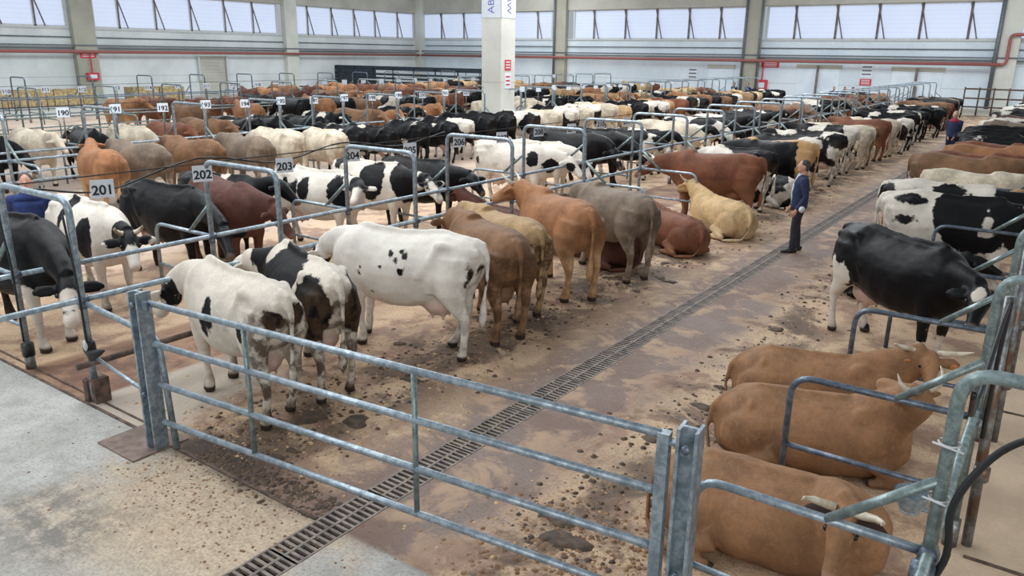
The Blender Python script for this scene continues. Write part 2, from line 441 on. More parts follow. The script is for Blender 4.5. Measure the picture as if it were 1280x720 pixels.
def pilaster(name, axis, u, w0, dep, mat, z1=11):
    w = MB()
    if axis == 'x': w.box((u-w0/2, YB-dep, 0), (u+w0/2, YB, z1))
    else: w.box((XL, u-w0/2, 0), (XL+dep, u+w0/2, z1))
    return tag(w.build(name, mat), kind='structure')
pilaster('trim_4', 'x', bk(703), 1.2, .5, M['column_old'])
pilaster('trim_5', 'x', bk(942), 1.35, .5, M['column_old'])
pilaster('trim_6', 'x', bk(1262), 1.3, .5, M['column'])
pilaster('trim_7', 'y', lf(360, 40), 1.3, .5, M['column'])
pilaster('trim_8', 'y', lf(101, 40), 1.5, .5, M['column_old'])
pilaster('trim_9', 'x', XL+.35, .9, .7, M['column'])
# downpipes on the pilasters
for k, (px, r) in enumerate([(697, .1), (934, .1), (953, .08), (1249, .14)]):
    w = MB(); w.sweep([(bk(px), YB-.62, 0), (bk(px), YB-.62, 9)], r, r, n=10)
    tag(w.build('downpipe', M['tray'], smooth=True),
        ['grey downpipe on the left side of the second back-wall pillar', 'left of two grey downpipes on the tall wall pillar behind the brown cattle',
         'right of two grey downpipes on the tall wall pillar behind the brown cattle', 'thick grey downpipe at the right end of the back wall'][k], 'downpipe')

# pipes and cable trays along the walls
def wall_pipe(name, z, r, mat, lb, lc, dep=.25, x1=None, flat=False):
    for axis in 'xy':
        w = MB()
        if axis == 'x':
            xe = x1 if x1 else XR
            if flat: w.box((XL+.3, YB-dep-.2, z-r), (xe, YB-dep+.1, z+r))
            else: w.sweep([(XL+.9, YB-dep, z), (xe, YB-dep, z)], r, r, n=10)
            if r > .1 and not flat:
                w.sweep(arc_path([(xe-.1, YB-dep, z), (xe+.25, YB-dep, z), (xe+.25, YB-dep, z+1.9), (xe+8, YB-dep, z+1.9)], .3), r, r, n=10)
            tag(w.build(name, mat, smooth=not flat), lb + ' on the back wall', lc)
        else:
            if flat: w.box((XL+dep-.1, -14, z-r), (XL+dep+.2, YB-.3, z+r))
            else: w.sweep([(XL+dep, -14, z), (XL+dep, YB-.9, z)], r, r, n=10)
            tag(w.build(name, mat, smooth=not flat), lb + ' on the left wall', lc)
XE = bk(1254, 75)
wall_pipe('water_pipe', ZP, .105, M['red_paint'], 'thick faded red sprinkler pipe running', 'pipe', .72, XE)
wall_pipe('cable_tray', ZP+.42, .05, M['tray'], 'lower grey cable tray running above the red pipe', 'cable tray', .35, flat=True)
wall_pipe('conduit', ZP+.95, .035, M['tray'], 'thin grey conduit running above the cable tray', 'conduit', .10)
wall_pipe('conduit', ZP+.22, .03, M['tray'], 'thin grey conduit running just above the red pipe', 'conduit', .30)

# doors in the back wall
def shutter_door(n, x0, x1, ztop, twin=True):
    w = MB()
    k = 14
    for i in range(k):
        z0 = ztop*i/k; z1 = ztop*(i+1)/k
        w.box((x0, YB-.05, z0), (x1, YB-.01, z1-.04)); w.box((x0, YB-.03, z1-.04), (x1, YB-.01, z1))
    o = w.build('door_%d' % n, M['shutter']); tag(o, kind='structure')
    w = MB(); w.box((x0-.1, YB-.12, ztop), (x1+.1, YB, ztop+.28)); w.build('header_box', M['beam'], o)
    if twin:
        w = MB(); w.sweep([((x0+x1)/2, YB-.3, 0), ((x0+x1)/2, YB-.3, ztop+.2)], .09, .09, n=8); w.build('centre_post', M['mullion'], o)
shutter_door(1, bk(997, 90), bk(1050, 90), 2.75)
shutter_door(2, bk(1116, 90), bk(1179, 90), 2.7)
shutter_door(3, bk(886, 90), bk(917, 90), 2.6, False)

# pale shuttered door in the left wall with white corner poles
ya, yb = rayplane(248, 90, 0, XL)[1], rayplane(283, 90, 0, XL)[1]
w = MB()
for i in range(12): w.box((XL, ya, .25*i), (XL+.05, yb, .25*i+.21)); w.box((XL, ya, .25*i+.21), (XL+.03, yb, .25*i+.25))
o = w.build('door_4', M['beam']); tag(o, kind='structure')
for yy, z0 in ((ya, 1.2), (yb, 0)):
    w = MB(); w.sweep([(XL+.2, yy, z0), (XL+.2, yy, 3.0)], .09, .09, n=8); w.build('corner_pole', M['white_plastic'], o)
# free-standing hall column
cw = .98; cx, cy = -20.0, 27.05
w = MB(); w.box((cx-cw/2, cy-cw/2, 0), (cx+cw/2, cy+cw/2, 11))
colo = w.build('column', M['column']); tag(colo, kind='structure')
w = MB()
for z in (2.35, 6.2):
    w.box((cx-cw/2-.005, cy-cw/2-.005, z), (cx+cw/2+.005, cy+cw/2+.005, z+.03))
w.build('joint', M['beam'], colo)

def text_obj(name, body, size, mat, loc, rot, parent=None, depth=.002, ax='CENTER', bold=0.0):
    cu = bpy.data.curves.new(name, 'FONT'); cu.body = body; cu.size = size; cu.extrude = depth
    cu.align_x = ax; cu.align_y = 'CENTER'; cu.offset = bold
    t = bpy.data.objects.new('tmp_text', cu); COL.objects.link(t)
    dg = bpy.context.evaluated_depsgraph_get()
    me = bpy.data.meshes.new_from_object(t.evaluated_get(dg)); bpy.data.objects.remove(t)
    me.materials.clear(); me.materials.append(mat)
    o = bpy.data.objects.new(name, me); COL.objects.link(o); o.location = loc; o.rotation_euler = rot
    if parent: o.parent = parent
    return o
M['ink_violet'] = simple('violet_ink', (118, 122, 200), 0.6)
ZBAN = rayplane(626, 22, 1, cy-cw/2)[2]
def banner():
    r = empty('banner', (cx, cy, 0))
    tag(r, 'white banner with violet letters wrapped around the top of the tall column', 'banner')
    h = cw/2+.015
    w = MB()
    for q0, q1 in (((-h, -h), (h, -h+.01)), ((-h, h-.01), (h, h)), ((-h, -h), (-h+.01, h)), ((h-.01, -h), (h, h))): w.box((*q0, ZBAN), (*q1, ZBAN+3))
    w.build('cloth', M['sign_white'], r)
    for dx, rz in ((.0, 0),):
        text_obj('lettering', 'ABW', .44, M['ink_violet'], (dx, -h-.004, ZBAN+.66), (PI/2, -PI/2, 0), r)
    text_obj('lettering', 'ABW', .44, M['ink_violet'], (h+.004, 0.0, ZBAN+.66), (PI/2, PI/2, PI/2), r)
banner()
def wall_sign(x, y, z, w0, h0, mat, lb, nm='sign', face='y', text=None, tm=None):
    r = empty(nm, (x, y, z)); tag(r, lb, 'sign')
    w = MB()
    if face == 'y': w.box((-w0/2, -.02, -h0/2), (w0/2, 0, h0/2))
    else: w.box((0, -w0/2, -h0/2), (.02, w0/2, h0/2))
    w.build('board', mat, r)
    w = MB()
    if face == 'y':
        for k in range(3): w.box((-w0*.36, -.024, h0*(.28-.26*k)-h0*.05), (w0*.36, -.02, h0*(.28-.26*k)+h0*.05))
    else:
        for k in range(3): w.box((.02, -w0*.36, h0*(.28-.26*k)-h0*.05), (.024, w0*.36, h0*(.28-.26*k)+h0*.05))
    w.build('symbol', tm or M['sign_white'], r)
    return r
wall_sign(cx+cw/2+.0, cy-.02, 3.05, .42, .42, M['red_bright'], 'small red fire notice on the right face of the tall column', face='x')
wall_sign(cx+cw/2+.0, cy-.02, 2.42, .40, .6, M['sign_white'], 'white and red notice below the fire notice on the tall column', face='x', tm=M['red_bright'])
zz = rayplane(1083, 94, 1, YB)
wall_sign(zz[0], YB-.02, zz[2]+.3, .9, 1.0, M['sign_white'], 'white notice on the back wall between the roller shutters', tm=M['tray'])
wall_sign(zz[0], YB-.02, zz[2]-.5, .8, .45, M['red_bright'], 'red notice below the white one between the roller shutters')
zz = rayplane(866, 92, 1, YB)
wall_sign(zz[0], YB-.02, zz[2], .9, 1.1, M['sign_white'], 'white notice on the back wall left of the single shutter', tm=M['tray'])
zz = rayplane(110, 68, 0, XL+.5)
wall_sign(zz[0], zz[1], zz[2], 1.1, .5, M['red_bright'], 'red notice at the top of the weathered pillar on the left wall', face='x')
zz = rayplane(963, 79, 1, YB)
wall_sign(zz[0], YB-.02, zz[2]-.1, 1.4, .45, M['red_bright'], 'wide red notice under the sprinkler pipe near the wall pillar')
# fire hose cabinets
def hose_cabinet(x, y, z, sx, sy, sz, lb, drop=None):
    r = empty('fire_hose_cabinet', (x, y, 0)); tag(r, lb, 'fire cabinet')
    w = MB(); w.box((-sx/2, -sy/2, z), (sx/2, sy/2, z+sz)); b = w.build('box', M['red_bright'], r)
    w = MB(); w.box((-sx*.3, -sy/2-.02, z+sz*.25), (sx*.3, sy/2+.02, z+sz*.75)) if sx > sy else w.box((-sx/2-.02, -sy*.3, z+sz*.25), (sx/2+.02, sy*.3, z+sz*.75))
    w.build('panel', M['sign_white'], r)
    w = MB(); w.sweep([(0, 0, z+sz), (0, 0, ZP-.05)], .05, .05, n=6); w.build('supply_pipe', M['red_bright'], r)
zz = rayplane(951, 112, 1, YB-.15)
hose_cabinet(zz[0], YB-.15, 1.0, .9, .25, .8, 'red fire hose cabinet on the back wall beside the tall wall pillar')
zz = rayplane(117, 104, 0, XL+.6)
hose_cabinet(zz[0]+.05, zz[1], 1.35, .2, .8, .5, 'red fire hose cabinet on the weathered pillar of the left wall')

# kerb strip (steel rail set in the floor) in front of the pens
w = MB(); w.box((-16, 3.44, -.01), (-4.29, 3.47, .012)); w.box((-16, 3.56, -.01), (-6.7, 3.58, .012))
tag(w.build('trim_10', M['rust_steel']), kind='structure')
w = MB(); w.box((-6.85, 3.08, 0), (-6.25, 3.62, .015)); tag(w.build('trim_11', simple('floor_plate', (132, 112, 104), .7, rgb2=(104, 88, 80))), kind='structure')
w = MB(); w.box((-.12, 5.95, 0), (6, 5.98, .012)); w.box((-.12, 9.0, 0), (6, 9.03, .012)); tag(w.build('trim_12', M['rust_steel']), kind='structure')

# ------------------------------------------------------------------ drain with cast grates
M['grate'] = simple('cast_grate', (138, 126, 116), 0.6, .2, rgb2=(98, 90, 86), scale=6)
M['pit'] = simple('drain_pit', (22, 20, 20), 0.9)
w = MB()
w.box((-4.28, -2, -.119), (-3.96, 60, -.08)); tag(w.build('drain_channel', M['pit']), 'dark bottom of the long floor drain running down the aisle', 'drain')
def grate_mesh():
    w = MB(); L = .98; z0, z1 = -.03, .0
    for x0, x1 in ((-.158, -.140), (-.012, .012), (.140, .158)): w.box((x0, -L/2, z0), (x1, L/2, z1))
    n = 16
    for i in range(n+1):
        y = -L/2 + L*i/n
        wd = .013 if 0 < i < n else .02
        w.box((-.140, y-wd, z0), (-.012, y+wd, z1-.002)); w.box((.012, y-wd, z0), (.140, y+wd, z1-.002))
    return w.mesh('drain_grate', M['grate'])
gm = grate_mesh()
for k in range(58):
    o = bpy.data.objects.new('drain_grate', gm); COL.objects.link(o); o.location = (-4.12, .5+k*1.0, 0.004)
    y = .5+k
    if y < 3.4: lb = 'cast iron drain grate in the clean concrete in front of the gate'
    elif y < 12: lb = 'cast iron drain grate in the aisle between the gate and the man in the jacket'
    elif y < 33: lb = 'cast iron drain grate in the aisle between the two standing men'
    else: lb = 'cast iron drain grate at the far end of the aisle'
    tag(o, lb, 'drain grate', lb.replace('cast iron drain grate', 'drain grates'))

# ------------------------------------------------------------------ gate in the foreground
GA = 0.097
def G(x, y=0.0): return (x*math.cos(GA)-y*math.sin(GA), 3.986+x*math.sin(GA)+y*math.cos(GA))
def gate():
    r = empty('metal_gate', (*G(-6.25), 0), GA)
    tag(r, 'wide galvanised tube gate with four long rails crossing the foreground', 'gate')
    L = 4.60
    for z in (1.413, 1.041, .66, .294):
        w = MB(); w.sweep([(0.02, 0, z), (L, 0, z)], .027, .027, n=14); w.build('rail', M['galv'], r, True)
    for x in (1.17, 2.83):
        w = MB(); w.sweep([(x, 0.0, .294), (x, 0.0, 1.413)], .019, .024, n=10); w.build('upright', M['galv_green'], r, True)
    w = MB(); w.box((L-.01, -.035, .1), (L+.06, .035, 1.43)); w.build('end_stile', M['galv'], r)
    w = MB(); w.box((L+.06, -.02, 1.36), (L+.17, .02, 1.385)); w.box((L+.10, -.028, 1.32), (L+.15, .028, 1.40)); w.build('hinge', M['galv'], r)
    w = MB(); w.box((-.03, -.05, 1.36), (.06, -.035, 1.44)); w.build('latch', M['galv_dark'], r)
gate()
def h_post(x, ht, lb, wd=.085):
    px, py = G(x)
    r = empty('gate_post', (px, py, 0), GA); tag(r, lb, 'post')
    w = MB(); w.box((-wd/2-.02, -.07, 0), (-wd/2, .07, ht)); w.box((wd/2, -.07, 0), (wd/2+.02, .07, ht)); w.box((-wd/2, -.012, 0), (wd/2, .012, ht))
    w.build('beam', M['galv'], r)
    for z in (ht-.11, .55):
        w = MB(); w.ellipsoid((0, -.08, z), (.028, .02, .028)); w.sweep([(0, -.07, z-.03), (0, -.07, z+.03)], .014, n=8); w.build('bolt', M['galv_dark'], r, True)
h_post(-1.475, 1.50, 'galvanised steel hinge post at the right end of the long gate')
h_post(-6.36, 1.50, 'galvanised steel post at the left end of the long gate')

# ------------------------------------------------------------------ pen barriers
def clamp(w, p, ax='y', r=.045, l=.05):
    d = {'x': (l, 0, 0), 'y': (0, l, 0), 'z': (0, 0, l)}[ax]
    w.sweep([(p[0]-d[0], p[1]-d[1], p[2]-d[2]), (p[0]+d[0], p[1]+d[1], p[2]+d[2])], r, r, n=10)

def hoop_thing(x0, x1, y, lb, mat, group, h=2.1, near=False, master=None):
    if master is not None:
        o = link_copy(master)
        o.location = (x0, y, 0); tag(o, lb, 'hoop', group); return o
    r = empty('pen_hoop', (x0, y, 0)); W = x1-x0
    w = MB(); w.sweep(arc_path([(0, 0, 0), (0, 0, h), (W, 0, h), (W, 0, 0)], .16), .034, .034, side=(0, 1, 0), n=12 if near else 8)
    w.build('tube', mat, r, True)
    for x in (0, W):
        w = MB(); clamp(w, (x, 0, 1.1), 'y'); clamp(w, (x, 0, 1.04), 'z', .042, .03); w.build('clamp', M['galv_dark'], r, True)
        w = MB(); w.sweep([(x, 0, 0), (x, 0, .22)], .055, .055, n=10); w.build('socket', M['galv_brown'], r, True)
    tag(r, lb, 'hoop', group); return r

def divider_thing(x0, s, y, lb, mat, group, master=None, L=1.35, low=.5):
    """rounded stall divider that starts on the barrier at x0 and runs L to the side s"""
    if master is not None:
        o = link_copy(master); o.location = (x0, y, 0); tag(o, lb, 'stall divider', group); return o
    r = empty('stall_divider', (x0, y, 0))
    w = MB(); w.sweep(arc_path([(0, 0, 1.1), (s*L, 0, 1.1), (s*L, 0, 0)], .18), .026, .026, n=12); w.build('tube', mat, r, True)
    if low:
        w = MB(); w.sweep([(0, 0, low), (s*L, 0, low)], .022, .022, n=10); w.build('lower_rail', mat, r, True)
    w = MB(); w.sweep([(0, 0, 1.52), (s*.5, 0, 1.1)], .028, .028, n=10); w.build('brace', M['galv_green'] if mat is not M['galv_brown'] else mat, r, True)
    tag(r, lb, 'stall divider', group); return r

ORD = ['nearest', 'second', 'third', 'fourth', 'fifth', 'sixth', 'seventh', 'eighth', 'ninth', 'tenth', 'eleventh', 'twelfth', 'thirteenth', 'fourteenth',
       'fifteenth', 'sixteenth', 'seventeenth', 'eighteenth', 'nineteenth', 'twentieth', 'twenty-first', 'twenty-second', 'twenty-third', 'twenty-fourth', 'twenty-fifth',
       'twenty-sixth', 'twenty-seventh', 'twenty-eighth', 'twenty-ninth', 'thirtieth', 'thirty-first', 'thirty-second', 'thirty-third', 'thirty-fourth', 'thirty-fifth',
       'thirty-sixth', 'thirty-seventh', 'thirty-eighth', 'thirty-ninth', 'fortieth']

def make_sign(text, x, y, z, lb, group, sc=1.0, text_on=True, hang=0.0):
    r = empty('number_sign', (x, y, z), math.radians(-18)); tag(r, lb, 'number sign', group)
    w = MB(); a, b = .125*sc, .105*sc
    w.box((0, -a, -b), (.006, a, b)); w.build('board', M['sign_white'], r)
    if text_on: text_obj('digits', text, .155*sc, M['ink'], (.0085, 0, -.02), (PI/2, 0, PI/2), r, .001, bold=.004)
    if hang > 0:
        w = MB(); w.sweep([(-.01, 0, -hang), (-.01, 0, b)], .018, .018, n=6); w.build('stake', M['galv_brown'], r, True)
    return r

def barrier(name, x0, x1, y0, y1, pitch, mat, where, numbers, first_y, sign_pitch, side_div=(True, True), signs_side=0, sz=1.95, sign_end=48, h=2.1):
    # rails
    for x, sd in ((x0, 'left'), (x1, 'right')):
        w = MB(); w.sweep([(x, y0-.85, 1.1), (x, y1, 1.1)], .03, .03, n=10)
        tag(w.build('tie_rail', mat, smooth=True), 'long steel tie rail on the %s side of the %s' % (sd, where), 'rail')
        if name in 'BCD':
            w = MB(); w.sweep([(x, y0-.3, .62), (x, y1, .62)], .025, .025, n=8)
            tag(w.build('low_rail', mat, smooth=True), 'lower steel rail on the %s side of the %s' % (sd, where), 'rail')
    n = int((y1-y0)/pitch)+1
    mh = None; mdl = mdr = None
    for k in range(n):
        y = y0+k*pitch
        lb = '%s steel hoop arching over the %s' % (ORD[k] if k else 'nearest', where)
        hh = hoop_thing(x0, x1, y, lb, mat, 'steel hoops over the ' + where, h, near=(k == 0), master=mh)
        if mh is None: mh = hh
        if side_div[1] and not (name == 'A' and k < 4):
            d = divider_thing(x1, 1, y, '%s rounded stall divider on the right side of the %s' % (ORD[k-4 if name == 'A' else k], where), mat, 'stall dividers right of the '+where, mdr)
            if mdr is None: mdr = d
        if side_div[0]:
            d = divider_thing(x0, -1, y, '%s rounded stall divider on the left side of the %s' % (ORD[k], where), mat, 'stall dividers left of the '+where, mdl)
            if mdl is None: mdl = d
    # sign wire
    if numbers:
        sx = x0 if signs_side == 0 else x1
        w = MB(); w.sweep([(sx, y0, sz+.13), (sx, y1, sz+.13)], .008, .008, n=5)
        tag(w.build('sign_wire', M['black_rubber'], smooth=True), 'thin wire carrying the number signs of the '+where, 'wire')
        y = first_y; k = 0
        while y < sign_end:
            nb = str(numbers+k)
            readable = (numbers == 201 and k < 7) or (numbers == 190 and k < 4)
            lb = ('white sign with the black number %s above the %s' % (nb, where)) if readable else \
                 '%s white number sign along the %s, counted from the near end' % (ORD[k], where)
            make_sign(nb, sx+.02, y, sz-(.0 if k % 2 else .03), lb, 'number signs along the '+where, text_on=(y < 26), hang=(0.0 if name == 'A' else .8), sc=(1.0 if name == 'A' else 1.12))
            y += sign_pitch; k += 1

barrier('A', -9.2, -7.75, 3.55, 58, 2.45, M['galv'], 'front left barrier', 201, 4.62, 1.32, sign_end=19)
barrier('B', -20.4, -18.95, 7.6, 58, 2.45, M['galv'], 'second barrier', 190, 9.55, 1.32, sign_end=46, sz=2.0)
barrier('C', -31.5, -30.05, 10.5, 58, 2.8, M['galv_green'], 'third barrier', 160, 12.9, 1.35, sign_end=50, sz=2.0)
barrier('D', -42.5, -41.05, 14.5, 58, 3.2, M['galv_dark'], 'fourth barrier', None, 15, 2.0)
barrier('R', -.23, 1.22, 4.02, 40, 2.06, M['galv_green'], 'right barrier', None, 0, 0, (False, False))
for k in range(16):
    y = [4.02, 5.95, 8.1, 10.3, 13.2][k] if k < 5 else 13.2+2.3*(k-4)
    if k == 0:
        mdr0 = divider_thing(-.23, -1, y, 'blue-grey rounded stall divider beside the long gate, in front of the nearest lying cow', M['galv'], 'stall dividers left of the right barrier', None, 1.25)
        mdr_dark = None
    else:
        lb = {1: 'dark steel stall divider between the nearest lying cow and the horned cows', 2: 'dark steel stall divider in front of the black cow with the white blaze',
              4: 'steel stall divider in front of the black and white cow on the right'}.get(k, '%s stall divider on the left side of the right barrier' % ORD[k])
        d = divider_thing(-.23, -1, y, lb, M['galv_dark'], 'stall dividers left of the right barrier', mdr_dark, 1.25)
        if mdr_dark is None: mdr_dark = d
for k in range(9):
    # single straight posts behind the right barrier rail
    y = 5.0+k*2.06
    w = MB(); w.sweep([(-.12, y+1.15, 0), (-.16, y+1.15, 1.95)], .038, .038, n=10); w.sweep([(-.12, y+1.15, .55), (-.12, y+1.15, .66)], .055, .055, n=8)
    tag(w.build('barrier_post', M['galv_brown'], smooth=True), '%s weathered straight post along the right barrier' % ORD[k], 'post', 'weathered straight posts of the right barrier')

# bits at the near end of the left barrier
w = MB(); w.sweep(arc_path([(-7.75, 3.57, 1.06), (-6.25, 3.45, 1.06), (-6.16, 3.45, 0.02)], .16), .028, .028, n=12)
tag(w.build('end_rail', M['galv'], smooth=True), 'bent tube joining the nearest left hoop to the gate post', 'rail')
w = MB(); w.sweep([(-7.75, 3.57, .5), (-6.42, 3.38, .52)], .018, .018, n=8)
tag(w.build('end_rail', M['galv'], smooth=True), 'thin low tube between the nearest left hoop and the gate post', 'rail')
w = MB(); w.sweep([(-7.75, 3.4, .42), (-7.75, 12, .42)], .035, .035, n=8)
tag(w.build('low_rail', M['rust_steel'], smooth=True), 'dark rusty low pipe along the right side of the front left barrier', 'rail')
w = MB(); w.box((-7.84, 3.50, 0), (-7.67, 3.66, .26)); w.box((-7.86, 3.48, 0), (-7.78, 3.52, .24))
tag(w.build('post_shoe', M['rust_steel']), 'rusty square shoe at the foot of the nearest left hoop', 'post shoe')
def wrap(x, y, z, lb):
    r = empty('tape_wrap', (x, y, z)); tag(r, lb, 'wrapped cloth')
    w = MB(); w.sweep([(0, 0, -.07), (0, 0, -.03), (0, 0, .04), (0, 0, .07)], [.045, .062, .058, .045], None, n=12)
    w.sweep([(.02, -.04, -.03), (.14, -.06, -.05), (.26, -.03, .01), (.30, .0, .03)], [.03, .055, .035, .01], [.03, .03, .03, .01], n=8)
    w.build('black_cloth', M['black_rubber'], r, True)
    w = MB(); w.ellipsoid((.05, -.06, .04), (.035, .02, .06)); w.build('white_tie', M['white_plastic'], r, True)
wrap(-7.75, 3.55, .60, 'black cloth wrapped around the right leg of the nearest left hoop')
w = MB(); w.sweep([(-9.2, 3.55, .16), (-9.2, 3.55, .30)], .07, .065, n=12); w.box((-9.16, 3.47, .17), (-9.10, 3.52, .27))
tag(w.build('tape_wrap', M['black_rubber'], smooth=True), 'black band around the foot of the leftmost hoop leg', 'band')
# hanging cables
def cable(pts, r, mat, lb, nm='cable'):
    P = [np.asarray(p, float) for p in pts]; out = []
    for i in range(len(P)-1):
        p0 = P[max(i-1, 0)]; p1 = P[i]; p2 = P[i+1]; p3 = P[min(i+2, len(P)-1)]
        for k in range(6):
            t = k/6; out.append(.5*((2*p1)+(-p0+p2)*t+(2*p0-5*p1+4*p2-p3)*t*t+(-p0+3*p1-3*p2+p3)*t**3))
    out.append(P[-1]); w = MB(); w.sweep(out, r, r, n=8)
    return tag(w.build(nm, mat, smooth=True), lb, 'cable')
cable([(-9.15, 3.5, .35), (-9.13, 3.5, 1.2), (-9.17, 3.5, 2.0), (-9.22, 3.9, 2.0), (-9.25, 4.7, 1.88), (-9.25, 5.95, 2.14), (-9.25, 7.2, 1.97), (-9.25, 8.45, 2.14), (-9.25, 9.7, 1.99), (-9.25, 10.9, 2.14)], .012, M['black_rubber'],
      'black cable looped along the tops of the front left hoops')
cable([(-7.68, 3.5, .6), (-7.70, 3.5, 1.3), (-7.78, 3.5, 1.95)], .012, M['black_rubber'], 'black cable running down the right leg of the nearest left hoop')
cable([(.55, 3.95, 2.02), (.2, 3.95, 1.93), (-.02, 4.0, 1.75), (-.16, 3.95, 1.45), (-.15, 3.97, 1.15), (-.20, 3.95, .9), (-.10, 3.93, .7), (.02, 3.9, .45), (.05, 3.7, .2)], .018, M['black_rubber'],
      'thick black hose drooping beside the nearest hoop of the right barrier', 'hose')
cable([(-.17, 4.0, 2.0), (-.18, 4.6, 1.7), (-.15, 5.9, 2.0), (-.16, 6.08, 1.5), (-.16, 6.1, .9)], .014, M['black_rubber'], 'black cable tied along the second hoop of the right barrier')
cable([(-.12, 3.9, .42), (-.05, 3.75, .2), (.05, 3.6, .04), (.3, 3.3, .03)], .014, M['brown_hose'], 'brown hose end hanging at the foot of the right barrier', 'hose')
for z in (1.72, 1.42):
    w = MB(); w.sweep([(-.30, 3.98, z), (-.16, 3.96, z-.01)], .006, .006, n=6); w.sweep([(-.23+.05*math.cos(a), 4.02+.05*math.sin(a), z) for a in [k*PI/5 for k in range(11)]], .005, n=5)
    tag(w.build('cable_tie', M['white_plastic'], smooth=True), ('upper' if z > 1.6 else 'lower')+' white cable tie on the nearest hoop of the right barrier', 'cable tie')
# open pipe end and drinking bowl
w = MB(); w.sweep([(-.29, 3.90, 1.06), (-.20, 3.9, 1.06)], .05, .05, n=14); w.sweep([(-.23, 3.78, 1.06), (-.23, 4.1, 1.06)], .05, .05, n=14, cap=False)
w.sweep([(-.23, 3.79, 1.06), (-.23, 3.95, 1.06)], .042, .042, n=14)
tag(w.build('pipe_coupling', M['galv_dark'], smooth=True), 'steel coupling with open pipe end at the near corner of the right barrier', 'coupling')
w = MB(); w.sweep([(-.42, 4.85, .98), (-.42, 4.85, .93), (-.42, 4.85, .84)], [.10, .095, .05], None, n=18, cap=False)
w.ellipsoid((-.42, 4.85, .85), (.06, .06, .02)); w.sweep([(-.42, 4.85, .88), (-.24, 4.85, .88)], .015, n=8)
tag(w.build('drinking_bowl', M['galv'], smooth=True), 'small round metal drinking bowl on the right barrier beside the lying brown cow', 'bowl')

# ------------------------------------------------------------------ cattle
def bez(a, b, c, n):
    a, b, c = map(lambda q: np.asarray(q, float), (a, b, c))
    return [(1-t)**2*a+2*t*(1-t)*b+t*t*c for t in [i/(n-1) for i in range(n)]]

